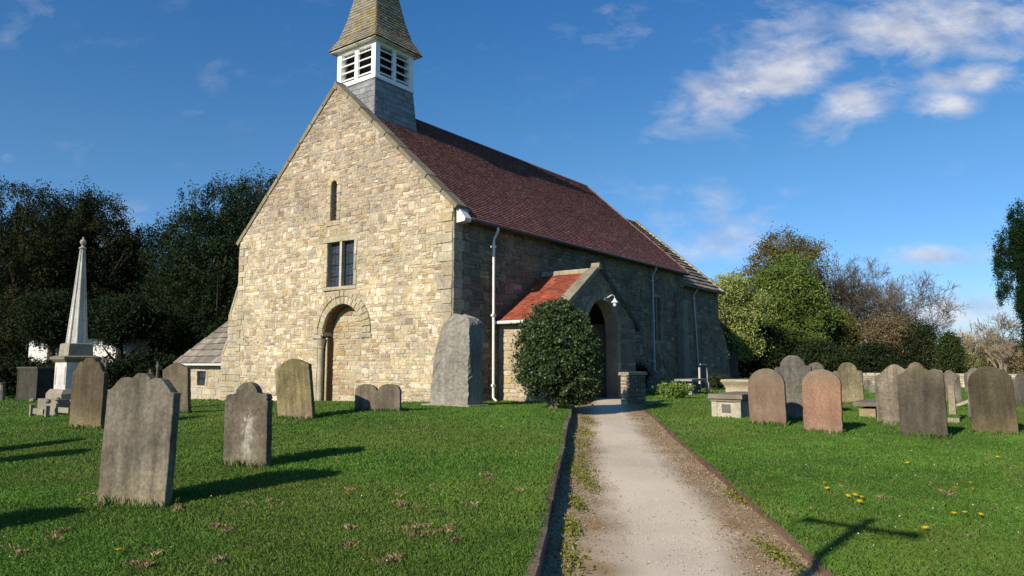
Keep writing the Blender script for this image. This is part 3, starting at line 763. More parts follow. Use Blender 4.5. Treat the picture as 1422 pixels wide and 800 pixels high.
# spire with sprocketed eaves
mb = MB(); prof = [(1.30, 13.30), (1.0, 13.85), (.79, 14.6), (.0, 18.6)]
for ax in range(4):
    d1 = [-E, S, E, -S][ax]; u_ = [S, E, -S, -E][ax]
    if u_.cross(UP).dot(d1) < 0: u_ = -u_
    cen = CH(bec, bnc, 0)
    for k in range(len(prof)-1):
        (r0, za), (r1, zb) = prof[k], prof[k+1]; r0e = r0; r1e = r1
        rx = .93 if ax % 2 == 0 else 1; ry = 1 if ax % 2 == 0 else .93
        pA = cen+d1*r0*rx-u_*r0*ry+UP*za; pB = cen+d1*r0*rx+u_*r0*ry+UP*za; qA = cen+d1*r1*rx-u_*r1*ry+UP*zb
        m0 = (pA+pB)/2; m1 = cen+d1*r1*rx+UP*zb; V_ = (m1-m0).normalized(); Hh = (m1-m0).length; N_ = u_.cross(V_)
        L = 2*r0*ry; dl = (r0-r1)*ry
        mb.add([pA, pB, cen+d1*r1*rx+u_*r1*ry+UP*zb, qA], [(0, 1, 2, 3)], (.2, .18, .13))
        tiles(mb, pA, u_, V_, N_, L, Hh, .13, .17, lambda u, v: vary((.215, .195, .15), .22, .05), th=.014, lift=.026, jit=.006, left=lambda v: v*dl/Hh, right=lambda v: L-v*dl/Hh)
mb.box(CH(bec, bnc, 13.275), (1.17, 1.26, .02), (E, S, UP), (.55, .54, .5))
mb.build('spire', M_SPIRE, church)
mb = MB()
for k in range(5): mb.box(CH(be0-.1+k*.55, 4.32-.0, 10.06), (.26, .02, .02), (E, S, UP), (.55, .56, .56))
mb.build('flashing', M_METAL, belf)

# porch
pe0, pe1, pn, pz, pr = 2.25, 7.35, -2.3, 3.05, 4.72; pec = 4.80
mb = MB(); OP = CH(0, pn, 0); ac, ah, asv = 4.98, 1.02, 2.72
G = [(pe0, -.1), (pe1, -.1), (pe1, pz+.1), (pec, pr+.1), (pe0, pz+.1)]
wall_sheet(mb, OP, E, UP, S, G, [arch_loop(ac, ah, .0, asv)], .45, (.24, .205, .15))
def hP(v0, v1):
    if v0 < asv: return [(ac-ah-.22, ac+ah+.22)]
    d = (v0+v1)/2-asv; 
    return [(ac-math.sqrt(max(0, 1.26**2-d*d)), ac+math.sqrt(max(0, 1.26**2-d*d)))] if d < 1.26 else []
rubble(mb, OP, E, UP, S, G, hP, (.14, .26), (.25, .6), pal_shade, depth=(.008, .03))
voussoirs(mb, OP, E, UP, S, ac, asv, ah, 1.28, 13, .03, lambda a, b: vary((.24, .20, .15), .12))
v = .1
while v < asv-.05:
    h = min(random.uniform(.25, .4), asv-v)
    for q in ((ac-ah-.22, ac-ah), (ac+ah, ac+ah+.22)): ashlar(mb, OP, E, UP, S, *q, v, v+h, .025, vary((.25, .21, .155), .12))
    v += h
mb.build('porch_front', M_RUBS, church)
mb = MB(); Opw = CH(pe0, 0, 0)
wall_sheet(mb, Opw, S, UP, -E, [(0, -.1), (2.3, -.1), (2.3, pz), (0, pz)], [], .42, MORTAR)
rubble(mb, Opw, S, UP, -E, [(.16, -.1), (2.3, -.1), (2.3, pz-.05), (.16, pz-.05)], lambda a, b: [], (.13, .25), (.22, .5), lambda a, b: pick([(0.437, 0.359, 0.242), (0.390, 0.312, 0.211), (0.429, 0.312, 0.148), (0.445, 0.398, 0.304)], [4, 3, 2, 2]), depth=(.01, .03))
mb.build('porch_wall', M_RUB, church); mb = MB()
wall_sheet(mb, CH(pe1, 0, 0), S, UP, E, [(0, -.1), (2.3, -.1), (2.3, pz), (0, pz)], [], .42, (.3, .25, .18))
mb.build('porch_wall', M_RUB, church)
ORP = [(.30, .078, .042), (.27, .070, .040), (.33, .098, .052), (.22, .066, .042)]
for sgn, e0 in ((1, pe0-.25), (-1, pe1+.25)):
    hw = pec-e0 if sgn > 0 else e0-pec; rise = pr-(pz-.12)
    V_ = (E*sgn*hw+UP*rise).normalized(); Hh = math.hypot(hw, rise)
    mb = MB()
    if sgn > 0: O, U_ = CH(e0, 0, pz-.12), S
    else: O, U_ = CH(e0, pn+.3, pz-.12), -S
    if sgn > 0: U_ = -S; O = CH(e0, pn+.3, pz-.12)
    N_ = U_.cross(V_)
    if N_.z < 0: U_ = -U_; O = CH(e0, 0, pz-.12); N_ = U_.cross(V_)
    mb.prism([O, O+U_*2.0, O+U_*2.0+V_*Hh, O+V_*Hh], -N_*.1, (.04, .03, .022))
    tiles(mb, O, U_, V_, N_, 2.0, Hh, .12, .17, lambda u, v: vary(random.choice(ORP), .14), th=.013, lift=.024, jit=.005)
    mb.build('porch_roof', M_TILEO, church)
mb = MB()
for k in range(5): mb.prism([CH(pec, -.03-k*.38, pr)+E*a+UP*b for a, b in ((-.16, -.13), (.16, -.13), (.07, .09), (-.07, .09))], S*.372, vary((.30, .25, .18), .12))
mb.build('ridge_stones', M_ASH, church)
mb = MB()
coping(mb, OP, E, S, (pec, pr+.02), (pe0-.32, pz-.28), 6, .26, .15, (.24, .205, .145), .04)
coping(mb, OP, E, S, (pec, pr+.02), (pe1+.32, pz-.28), 6, .30, .17, (.07, .06, .05), .05)  # slope turned from the sun, its shade put into the near-black colour
mb.prism([OP+S*.06+E*a+UP*b for a, b in ((pec-.13, pr+.04), (pec+.13, pr+.04), (pec+.07, pr+.25), (pec-.07, pr+.25))], -S*.32, (.26, .22, .155))
mb.build('coping', M_ASH, church)
gutter('gutter', CH(pe0-.30, -.02, pz-.15), CH(pe0-.30, pn+.32, pz-.15), .055, (.72, .70, .66), church)
m = MB(); m.tube([CH(pe0-.30, pn+1.0, pz-.18), CH(pe0-.30, pn+1.0, pz-.38), CH(pe0-.06, pn+1.0, pz-.55), CH(pe0-.06, pn+1.0, .45)], .04, (.7, .68, .64), 8); m.build('downpipe', M_METAL, church)
# inner wooden door in the porch
mb = MB()
for k in range(9): mb.box(CH(4.06+k*.2225, .3, 1.7), (.105, .03, 1.5), (E, S, UP), vary((.05, .035, .025), .2))
mb.build('door', M_WOOD, church)
# wall lamp over the arch
mb = MB(); lc = CH(5.42, pn, 3.78)
mb.tube([lc+S*.03-E*.32, lc+S*.03-E*.30, lc+S*.12-E*.26+UP*.05, lc+S*.2-E*.14+UP*.13, lc+S*.22-E*.02+UP*.12, lc+S*.22+E*.03], .018, (.75, .74, .7), 8)
mb.lathe(lc-E*.32+S*.0, [(.05, -.05), (.05, .05)], (.75, .74, .7), 10)
lamp = mb.build('wall_lamp', M_WHITE, church); mb = MB()
mb.lathe(lc+S*.22+E*.03, [(.035, .02), (.05, -.03), (.12, -.10), (.125, -.115), (.06, -.115), (.055, -.20), (.035, -.24)], (.78, .78, .75), 14); mb.build('lamp_shade', M_WHITE, lamp)

# ------------------------------------------------------------------ headstones
def prof_round(w, h, r=.5, n=14):
    return [(-w/2, 0), (w/2, 0)]+[(w/2*math.cos(R(a)), h-w*r+w*r*math.sin(R(a))) for a in np.linspace(0, 180, n)]
def prof_shoulder(w, h, sh=.12, cr=.36, n=14):
    """square shoulders with a round head between them; sh shoulder height below the head (fraction of w)"""
    r = w*cr; hs_ = h-r-sh*w*.15
    P = [(-w/2, 0), (w/2, 0), (w/2, hs_-.0*w)]
    P += [(w*.45, hs_+.03*w), (r+.02*w, hs_+.035*w)]
    P += [(r*math.cos(R(a)), h-r+r*math.sin(R(a))) for a in np.linspace(8, 172, n)]
    P += [(-r-.02*w, hs_+.035*w), (-w*.45, hs_+.03*w), (-w/2, hs_)]
    return P
def prof_ogee(w, h, drop=.22, bump=.13):
    """shoulders sweeping up into two side scrolls and a central head"""
    half = [(w*.5, h-drop*w), (w*.465, h-drop*w+.012*w), (w*.42, h-drop*w*.82), (w*.37, h-drop*w*.56), (w*.31, h-drop*w*.34),
            (w*.25, h-drop*w*.25), (w*(bump+.055), h-drop*w*.25), (w*(bump+.01), h-drop*w*.33), (w*(bump-.005), h-drop*w*.22)]
    P = [(-w/2, 0), (w/2, 0)]+half
    P += [(w*bump*math.cos(R(a)), h-.085*w+.085*w*math.sin(R(a))) for a in np.linspace(40, 140, 7)]
    return P+[(-a, b) for a, b in half[::-1]]
def prof_step(w, h):
    P = [(-w/2, 0), (w/2, 0), (w/2, h-.36*w), (w*.47, h-.33*w)]
    P += [(w*.40+w*.09*math.cos(R(a)), h-.30*w+w*.09*math.sin(R(a))) for a in (0, 45, 90, 130)]
    P += [(w*.30, h-.21*w)]+[(w*.26*math.cos(R(a)), h-.24*w+w*.24*math.sin(R(a))) for a in np.linspace(10, 170, 11)]+[(-w*.30, h-.21*w)]
    P += [(-w*.40+w*.09*math.cos(R(a)), h-.30*w+w*.09*math.sin(R(a))) for a in (50, 90, 135, 180)]
    P += [(-w*.47, h-.33*w), (-w/2, h-.36*w)]; return P
def prof_peak(w, h, d=.2): return [(-w/2, 0), (w/2, 0), (w/2, h-d*w), (w*.42, h-d*w*.85), (w*.2, h-d*w*.28), (w*.03, h), (-w*.03, h), (-w*.22, h-d*w*.3), (-w*.43, h-d*w*.8), (-w/2, h-d*w*.95)]
def prof_camel(w, h):     # one broad hump sweeping down to both shoulders
    P = [(-w/2, 0), (w/2, 0)]
    for t in np.linspace(1, -1, 17): P.append((w/2*t, h-.30*w*(1-math.cos(t*math.pi))/2*(1.0 if abs(t) < .98 else 1.0)))
    return P
def prof_double(w, h):
    P = [(-w/2, 0), (w/2, 0), (w/2, h-.12*w)]
    for c in (.25, -.25): P += [(c*w+w*.235*math.cos(R(a)), h-.13*w+.13*w*math.sin(R(a))) for a in np.linspace(0, 180, 8)]
    P.append((-w/2, h-.12*w)); return P
def prof_irreg(w, h): return [(-w/2, 0), (w/2, 0), (w*.5, h*.90), (w*.40, h*.955), (w*.15, h*.965), (w*.0, h), (-w*.25, h*.985), (-w*.36, h*.93), (-w/2, h*.90)]
STM = {}
def headstone(name, label, base, w, h, t, prof, col, mat, lean=(0, 0), yaw=0, cat='headstone', group='headstones standing in the churchyard', top_col=None, low_col=None, patch=None):
    """prof outline as front face; lean=(sideways, backwards) degrees; front looks west like the church front"""
    P = prof(w, h); n = len(P); mb = MB(); cx, cy = 0, h*.5
    # resample verticals so that the colour can change with height
    Q = []
    for i in range(n):
        a = P[i]; b = P[(i+1) % n]; L = math.hypot(b[0]-a[0], b[1]-a[1]); k = max(1, int(L/.09))
        for j in range(k): Q.append((a[0]+(b[0]-a[0])*j/k, a[1]+(b[1]-a[1])*j/k))
    n = len(Q); lev = []; rr = random.Random(hash(label) % 999 if False else int(w*1e4+h*1e3))
    Q = [(a+rr.uniform(-.005, .005)*(b > .02), b+(rr.uniform(-.006, .006) if b > .02 else -.12)) for a, b in Q]
    bev = .014
    for (yy, ins) in ((0, .6*bev), (.35*bev, 0), (t-.35*bev, 0), (t, .6*bev)):
        r = []
        for (a, b) in Q:
            dx, dz = a, b-cy; L = math.hypot(dx, dz); k = 1-ins/L if L > .05 else 1
            r.append((a*k, yy, cy+dz*k))
        lev.append(r)
    vs = [p for r in lev for p in r]; fs = []
    for k in range(3):
        for i in range(n):
            j = (i+1) % n; fs.append((k*n+i, k*n+j, (k+1)*n+j, (k+1)*n+i))
    # inner ring on the front face (scaled) and a grid-like fan so colours vary across it
    o = len(vs); rings = [.85, .7, .55, .4, .25, .12]
    for s_ in rings:
        for (a, b) in Q: vs.append((a*s_, 0.0, cy*(1-s_)+b*s_))
    prev = 0
    for ri in range(len(rings)):
        c0 = 0 if ri == 0 else o+(ri-1)*n; c1 = o+ri*n
        for i in range(n):
            j = (i+1) % n; fs.append((c0+i, c1+i, c1+j, c0+j))
    vs.append((0, 0, cy)); ci = len(vs)-1; c1 = o+(len(rings)-1)*n
    for i in range(n): fs.append((c1+i, ci, c1+(i+1) % n))
    tri = tessellate_polygon([[Vector((a, b, 0)) for a, _, b in lev[3]]])
    for q in tri: fs.append(tuple(i+3*n for i in q))
    cols = []
    for p in vs:
        c = Vector(col)
        if low_col: k = max(0, min(1, 1-(p[2]/h)/.33)); c = c.lerp(Vector(low_col), k*.9)
        if top_col: k = max(0, min(1, (p[2]/h-.72)/.2)); c = c.lerp(Vector(top_col), k*.8)
        if patch and p[1] < .01:
            nz = float(vnoise(p[0]*3+5, p[2], .06, 4)); dd = math.hypot((p[0]/w-patch[0])/patch[2], (p[2]/h-patch[1])/patch[3])+1.5*(nz-.5)
            c = c.lerp(Vector(patch[4]), max(0, min(1, (1.05-dd)*3))*.85)
        cols.append(tuple(c))
    mb.v = vs; mb.f = fs; mb.c = cols
    me_o = mb.build(name, mat, origin=(0, 0, 0))
    ob = me_o
    Xa = (Matrix.Rotation(R(-yaw), 3, 'Z') @ S); Ya = UP.cross(Xa)   # Ya = into the stone, away from the front
    M = Matrix((Xa, Ya, UP)).transposed().to_4x4()
    ob.matrix_world = Matrix.Translation(base) @ M @ Matrix.Rotation(R(lean[0]), 4, 'Y') @ Matrix.Rotation(R(-lean[1]), 4, 'X')
    del ob['_w']
    tag(ob, label, cat, group)
    return ob
def hs_px(name, label, xl, xr, yb, yt, t, prof, col, mat, yaw=0, z=None, **k):
    """size and place measured from the photograph, then standing on the ground"""
    b = gp((xl+xr)/2, yb); Xa = Matrix.Rotation(R(-yaw), 3, 'Z') @ S
    ra, rb = ray(xl, yb)[0], ray(xr, yb)[0]
    def off(r): return (r*b.y-b.x)/(Xa.x-r*Xa.y)
    u0, u1 = off(ra), off(rb); w = u1-u0; b = b+Xa*((u0+u1)/2)
    r = ray((xl+xr)/2, yt)[1]; h = 1.6+r*b.y-b.z
    return headstone(name, label, b, w, h, t, prof, col, mat, yaw=yaw, **k)
G1 = attr_mat('sandstone_grey', .92, (2.2, .38), (26, .30), (38, .6, .010), .1, streak=.30, lichen=((0.210, 0.196, 0.154), 7, .63, .5), speck=((0.063, 0.056, 0.042), 3.2, .60, .4))
G2 = attr_mat('sandstone_lichened', .92, (2.5, .34), (22, .32), (38, .6, .010), .1, streak=.20, lichen=((0.434, 0.420, 0.364), 8, .64, .8), speck=((0.070, 0.059, 0.042), 4, .58, .5))
G3 = attr_mat('sandstone_red', .92, (2.4, .22), (34, .25), (50, .6, .010), .1, streak=.08, lichen=((0.385, 0.350, 0.280), 22, .68, .7))
G4 = attr_mat('sandstone_dark', .92, (2.2, .32), (24, .26), (38, .6, .010), .1, streak=.22, lichen=((0.280, 0.252, 0.189), 9, .67, .6))
hs_px('headstone', 'tall grey headstone with a scrolled top, largest and nearest on the left lawn', 134, 228, 704, 518, .10, prof_ogee, (0.140, 0.122, 0.094), G1, lean=(1.4, 1), yaw=-19, low_col=(0.156, 0.135, 0.088))
hs_px('headstone', 'grey headstone with stepped rounded top and a white lichen streak down its face', 309, 369, 649, 531, .11, prof_step, (0.114, 0.096, 0.070), G2, lean=(-1.5, 1), yaw=-16, patch=(.05, .36, .12, .24, (.30, .28, .235)), low_col=(0.130, 0.114, 0.078))
hs_px('headstone', 'dark brown headstone with flaking pale base standing before the obelisk', 95, 139, 596, 497, .10, lambda w, h: prof_ogee(w, h, .34, .2), (0.088, 0.070, 0.044), G4, lean=(1, 0), yaw=-17, low_col=(0.187, 0.151, 0.083))
hs_px('headstone', 'brown headstone leaning left in front of the low stone annex', 226, 261, 575, 504, .12, prof_peak, (0.125, 0.104, 0.068), G4, lean=(-5, 1), yaw=-20, low_col=(0.135, 0.109, 0.068))
hs_px('headstone', 'tilted headstone with yellow lichen and a low pointed top near the blocked doorway', 386, 434, 583, 497, .11, prof_peak, (0.177, 0.146, 0.073), G1, lean=(-8, 1), yaw=-15, low_col=(0.208, 0.156, 0.104))
hs_px('headstone', 'low twin headed double headstone close to the west wall', 492, 555, 572, 533, .10, prof_double, (0.135, 0.114, 0.083), G1, lean=(-1, 2), yaw=-22)
for i, (tx, ty, h_, w_) in enumerate([(125, 706, 1.25, .72), (138, 624, 1.3, .7), (128, 609, 1.2, .65)]):
    q = gp(tx, ty); q = q+Vector((sd.x, sd.y, 0)).normalized()*((h_-.02)/math.tan(SUN_EL)); q.z = ground(q.x, q.y)
    headstone('headstone', ['grey headstone just outside the left edge, nearest the viewer', 'brown headstone just outside the left edge in the middle row', 'round topped headstone just outside the left edge in the far row'][i], q, w_, h_, .1, [prof_ogee, prof_peak, prof_round][i], (.14, .12, .09), G1)
# right-hand lawn
hs_px('headstone', 'round topped reddish headstone beside the chest tomb with a plaque', 1041, 1092, 591, 512, .09, lambda w, h: prof_round(w, h, .46), (0.172, 0.117, 0.081), G3, lean=(-.5, 0), top_col=(0.156, 0.130, 0.088))
hs_px('headstone', 'bright orange red headstone with crumbling white flecked top', 1116, 1170, 602, 513, .09, lambda w, h: prof_round(w, h, .40), (.235, .138, .09), G3, lean=(.4, 0), top_col=(0.187, 0.151, 0.104), low_col=(0.208, 0.140, 0.099))
hs_px('headstone', 'tall grey shouldered headstone rising between the two red headstones', 1081, 1132, 583, 493, .10, lambda w, h: prof_shoulder(w, h, .1, .34), (0.114, 0.107, 0.088), G2, lean=(-2.5, 1), low_col=(0.166, 0.146, 0.104))
hs_px('headstone', 'grey headstone half hidden behind the orange headstone', 1112, 1152, 574, 503, .09, lambda w, h: prof_shoulder(w, h, .1, .3), (0.109, 0.099, 0.078), G2, lean=(3, 0))
hs_px('headstone', 'buff headstone with rounded head and shoulders right of the orange one', 1159, 1200, 562, 503, .10, lambda w, h: prof_shoulder(w, h, .1, .33), (0.156, 0.130, 0.078), G1, lean=(-1, 2), low_col=(0.218, 0.177, 0.104))
hs_px('headstone', 'pale brown headstone with a sweeping top partly behind the wide dark one', 1219, 1278, 592, 506, .10, prof_camel, (0.161, 0.135, 0.099), G1, lean=(-1.5, 1))
hs_px('headstone', 'wide dark brown headstone with uneven top and pale lichen spots', 1251, 1317, 608, 511, .10, prof_irreg, (0.081, 0.068, 0.051), G4, lean=(-1, .5), top_col=(0.109, 0.094, 0.062))
hs_px('headstone', 'dark headstone with tall round head and sandy lower band at the right edge', 1351, 1415, 604, 509, .10, lambda w, h: prof_camel(w, h) if False else prof_round(w, h, .46), (0.062, 0.052, 0.032), G4, lean=(-1.8, .5), low_col=(0.156, 0.125, 0.068))
hs_px('headstone', 'narrow pale edged headstone just behind the round headed dark one', 1345, 1362, 583, 511, .10, prof_round, (0.177, 0.161, 0.135), G2, lean=(2, 0), yaw=25)
hs_px('headstone', 'small dark headstone cut off by the right edge of view', 1408, 1440, 566, 517, .10, lambda w, h: prof_shoulder(w, h), (0.094, 0.083, 0.068), G4)
hs_px('headstone', 'round headed brown stone peeping over the wide dark headstone', 1258, 1290, 556, 503, .10, lambda w, h: prof_shoulder(w, h, .1, .35), (0.140, 0.114, 0.073), G1)
hs_px('headstone', 'grey worn stone seen between the brown head and the sloping slab', 1290, 1311, 552, 512, .10, prof_irreg, (0.114, 0.104, 0.088), G2)
hs_px('headstone', 'curved headstone sweeping down to the right behind the square pillar', 1309, 1337, 560, 514, .10, prof_camel, (0.140, 0.122, 0.094), G1, lean=(-3, 0))
hs_px('headstone', 'far small pale slab stone in front of the boundary wall', 1208, 1219, 546, 534, .08, prof_peak, (0.166, 0.156, 0.130), G1)
for i, (a, b, yb, yt, lb) in enumerate([(1200, 1210, 541, 527, 'tiny far headstone left of the sweeping topped one'), (1340, 1349, 545, 517, 'small far headstone left of the pale edged one'),
                                         (1322, 1331, 541, 520, 'small far headstone right of the square pillar'), (1396, 1407, 556, 520, 'distant grey headstone near the right edge under the cypress')]):
    hs_px('headstone', lb, a, b, yb, yt, .08, [prof_round, prof_shoulder, prof_irreg, prof_peak][i], (0.135, 0.122, 0.099), G1)
def slab_thing(name, label, cat, boxes, mat, origin, group=None):
    pass
# square leaning pillar
p = gp(1324, 587); t = thing('pillar_monument', 'slim tapering stone pillar monument with a flat cap, behind the wide dark headstone', 'monument', p)
m = MB(); m.box(p+UP*.05, (0.120, 0.120, 0.053), (E, S, UP), (0.225, 0.195, 0.135)); m.build('base', M_ASH, t)
m = MB(); m.box(p+UP*.48, (0.064, 0.064, 0.300), (E, S, UP), (0.270, 0.232, 0.165), .78); m.build('shaft', M_ASH, t)
m = MB(); m.box(p+UP*.92, (0.105, 0.128, 0.026), (E, S, UP), (0.150, 0.128, 0.090)); m.build('cap', M_ASH, t)
p = gp(1337, 565); m = MB(); ax = (E, (S+UP*.45).normalized(), (UP-S*.45).normalized()); m.box(p+UP*.10, (0.262, 0.210, 0.038), ax, (0.315, 0.285, 0.225)); o = m.build('fallen_slab', M_ASH, origin=p)
tag(o, 'pale fallen slab propped at a slant in the grass behind the pillar', 'gravestone')
# raised ledger right
p = gp(1211, 578); t = thing('ledger_tomb', 'low flat ledger tomb with a dark overhanging top behind the pale brown headstone', 'tomb', p)
m = MB(); m.box(p+UP*.1, (0.525, 0.165, 0.105), (E, S, UP), (0.315, 0.255, 0.150)); m.build('base', M_ASH, t)
m = MB(); m.box(p+UP*.30, (0.637, 0.270, 0.045), (E, S, UP), (0.165, 0.143, 0.112)); m.build('top', M_ASH, t)
# chest tomb with plaque
def chest(label, fx, yb, w, l, h, col, topc, plaque=False, over=.08, name='chest_tomb', tt=.05, group=None):
    p = gp(fx, yb); c = p+E*(l/2)
    t = thing(name, label, 'tomb', p)
    m = MB(); m.box(c+UP*(h/2-.04), (l/2, w/2, h/2), (E, S, UP), col)
    for a in (-1, 1):
        for b in (-1, 1): m.box(c+E*a*(l/2-.04)+S*b*(w/2-.04)+UP*(h/2-.04), (.06, .06, h/2+.001), (E, S, UP), vary(col, .05))
    m.build('chest', M_ASH, t)
    m = MB(); m.box(c+UP*(h-.02), (l/2+over*.5, w/2+over*.5, .03), (E, S, UP), topc); m.build('moulding', M_ASH, t)
    m = MB(); m.box(c+UP*(h+.01+tt), (l/2+over, w/2+over, tt), (E, S, UP), topc, .985); m.build('top', M_ASH, t)
    if plaque:
        m = MB(); m.box(p+UP*(h*.52)-E*.008, (0.007, 0.098, 0.090), (E, S, UP), (0.120, 0.112, 0.105)); m.build('plaque', M_ASH, t)
    return t
chest('pale stone chest tomb with a small dark square plaque on its end', 1009, 581, .62, 1.75, .42, (0.375, 0.338, 0.255), (0.188, 0.158, 0.120), True)
# pedestal with flaring cornice
p = gp(1024, 560); t = thing('pedestal_tomb', 'cream pedestal tomb with a flaring moulded cornice behind the plaque tomb', 'tomb', p); c = p+E*.4
m = MB(); m.lathe(c, [(.36, -.1), (.36, .42), (.37, .47), (.40, .53), (.45, .60), (.46, .62)], (0.375, 0.315, 0.210), sq=True); m.build('pedestal', M_ASH, t)
m = MB(); m.lathe(c, [(.47, .622), (.48, .66), (.45, .70)], (0.345, 0.300, 0.210), sq=True); m.build('cornice', M_ASH, t)
# table tomb and rail by the chancel
p = gp(945, 549); t = thing('table_tomb', 'flat table tomb on pale legs in the shade of the chancel wall', 'tomb', p)
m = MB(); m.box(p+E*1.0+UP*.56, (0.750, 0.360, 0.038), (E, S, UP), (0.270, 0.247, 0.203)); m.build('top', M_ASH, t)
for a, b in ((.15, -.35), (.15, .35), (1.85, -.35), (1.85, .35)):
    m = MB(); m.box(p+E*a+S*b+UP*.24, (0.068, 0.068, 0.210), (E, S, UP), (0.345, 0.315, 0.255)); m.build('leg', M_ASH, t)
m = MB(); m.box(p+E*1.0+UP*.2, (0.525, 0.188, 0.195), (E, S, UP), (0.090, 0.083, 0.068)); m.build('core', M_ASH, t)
p = gp(962, 544)+E*.8; t = thing('handrail', 'pale handrail with one post and a short bar near the chancel wall', 'handrail', p)
m = MB(); m.box(p+UP*.55, (0.038, 0.038, 0.465), (E, S, UP), (0.465, 0.450, 0.413)); m.build('post', M_WHITE, t)
m = MB(); m.box(p+UP*1.15+E*.45, (0.338, 0.026, 0.022), (E, S, UP), (0.413, 0.398, 0.360)); m.build('rail', M_WHITE, t)
m = MB(); m.box(p+UP*.55+E*.9, (0.026, 0.026, 0.450), (E, S, UP), (0.225, 0.225, 0.210)); m.build('post', M_WHITE, t)
# pier beside the porch
p = gp(867, 562); t = thing('stone_pier', 'short rubble stone pier with a slab cap beside the porch', 'pier', p)
w, l, h = 1.15, .75, .86; Opier = p; m = MB(); c = p+S*(w/2)*0+E*(l/2)
Op = p+S*.0
m.box(Op+S*.0+E*w/2+S*0+UP*h/2-UP*.03, (w/2-.01, .11, h/2), (E, S, UP), (0.188, 0.158, 0.112))
rubble(m, Op-S*.11+E*.0, S, UP, -E, [(0, -.05), (.22, -.05), (.22, h), (0, h)], lambda a, b: [], (.12, .2), (.2, .5), lambda a, b: pick([(0.375, 0.315, 0.225), (0.338, 0.285, 0.195)], [1, 1]), depth=(.01, .025))
rubble(m, Op+S*.11, E, UP, S, [(0, -.05), (w, -.05), (w, h), (0, h)], lambda a, b: [], (.10, .18), (.14, .34), pal_shade, depth=(.02, .06))  # shade painted in: darker stones here than on the sunlit west face
m.build('pier', M_RUBS, t)
m = MB(); m.box(Op+E*w/2+UP*(h+.03), (w/2+.04, .17, .045), (E, S, UP), (0.247, 0.217, 0.165), .96); m.build('cap', M_ASH, t)
for k in range(9):
    q = Op+S*random.uniform(.35, .7)+E*random.uniform(.2, 1.2); m = MB()
    pts = [(math.cos(a)*random.uniform(.7, 1.1), math.sin(a)*random.uniform(.7, 1.1)) for a in np.linspace(0, 2*math.pi, 8)[:-1]]
    s_ = random.uniform(.06, .13); q.z = ground(q.x, q.y)-.02
    m.prism([q+Vector((a*s_, b*s_, 0)) for a, b in pts], UP*s_*random.uniform(.7, 1.3), vary((0.210, 0.180, 0.135), .2), bev=s_*.35)
    o = m.build('loose_stone', M_ROCK, origin=q); tag(o, 'loose rough stone on the ground at the foot of the short rubble pier', 'stone', 'loose stones by the porch pier')

# big rough standing slab at the church corner
def rough_block():
    m = MB(); n0, n1, hgt, dep = -2.02, -.60, 2.62, .60
    nu, nv = 22, 36; idx = {}
    def prof(v):   # left and right limit at height v (0..1)
        l = n1-.03-.26*v**1.6; r = n0+.03+.02*v
        return l, r
    ww, dd = 22, 8
    loop = [(i/ww, 0) for i in range(ww)]+[(1, j/dd) for j in range(dd)]+[(1-i/ww, 1) for i in range(ww)]+[(0, 1-j/dd) for j in range(dd)]
    vs = []; fs = []; nl = len(loop); rows = 40
    for k in range(rows+1):
        v = k/rows
        for (a, b) in loop:
            l, r = prof(v); top = hgt*(1-.10*abs(a-.42)*2*(1 if a < .42 else .45))-(.22*max(0, a-.82)/.18)**1.6*0-.35*max(0, .16-a)/.16
            if v > .93:
                q = (v-.93)/.07; l, r = l-.16*q**2, r+.10*q**2; bb = .5+(b-.5)*(1-.35*q**2)
            else: bb = b
            n = l+(r-l)*a; e = -1.62+dep*bb*(1-.12*v)+.06*v
            nz = lambda s_, sd: float(vnoise(n*3+b*5+sd, v*9+e*3, s_, sd))-.5
            n += .05*nz(.8, 1)+.03*nz(.3, 2); e += (.07*nz(.9, 3)+.035*nz(.28, 4)) if 0 < b < 1 or True else 0
            vs.append(CH(e, n, .34+v*top)); 
    for k in range(rows):
        for i in range(nl):
            j = (i+1) % nl; fs.append((k*nl+i, k*nl+j, (k+1)*nl+j, (k+1)*nl+i))
    # cap
    tv = [Vector(p) for p in vs[rows*nl:]]; c = sum(tv, Vector())/nl+UP*.05; vs.append(c); ci = len(vs)-1
    for i in range(nl): fs.append((rows*nl+i, rows*nl+(i+1) % nl, ci))
    m.add(vs, fs, (.235, .22, .185)); return m
p = CH(-1.3, -1.3, .4); t = thing('standing_stone', 'huge rough grey stone slab with rounded top standing against the church corner', 'standing stone', p)
rough_block().build('slab', M_ROCK, t)
m = MB(); m.box(CH(-1.34, -1.31, .42), (.44, .86, .10), (E, S, UP), (.32, .29, .22), .98); m.build('plinth', M_ASH, t)

# obelisk monument
p = gp(88, 577); t = thing('obelisk_monument', 'tall slender white obelisk with ball finial on a square pedestal and steps', 'monument', p+E*.75)
c = at(105, 20.7)
Z = lambda py: 1.6+ray(105, py)[1]*c.y
m = MB(); m.lathe(c, [(.66, -.1), (.66, Z(552)-c.z-.02)], (0.210, 0.188, 0.143), sq=True); m.build('step', M_ASH, t)
m = MB(); m.lathe(c, [(.52, Z(552)-c.z-.02), (.52, Z(546)-c.z), (.46, Z(541)-c.z), (.44, Z(540)-c.z)], (0.255, 0.225, 0.173), sq=True); m.build('plinth', M_ASH, t)
m = MB(); m.lathe(c, [(.38, Z(540)-c.z), (.38, Z(503)-c.z)], (0.495, 0.480, 0.450), sq=True)
for dx in (-1, 1): m.box(c-E*.385+S*dx*.3+UP*((Z(540)+Z(503))/2-c.z), (0.009, 0.038, 0.247), (E, S, UP), (0.435, 0.420, 0.375))
m.build('pedestal', M_ASH, t)
m = MB(); m.lathe(c, [(.40, Z(503)-c.z), (.49, Z(499)-c.z), (.50, Z(496)-c.z), (.38, Z(494)-c.z)], (0.188, 0.165, 0.120), sq=True); m.build('cornice', M_ASH, t)
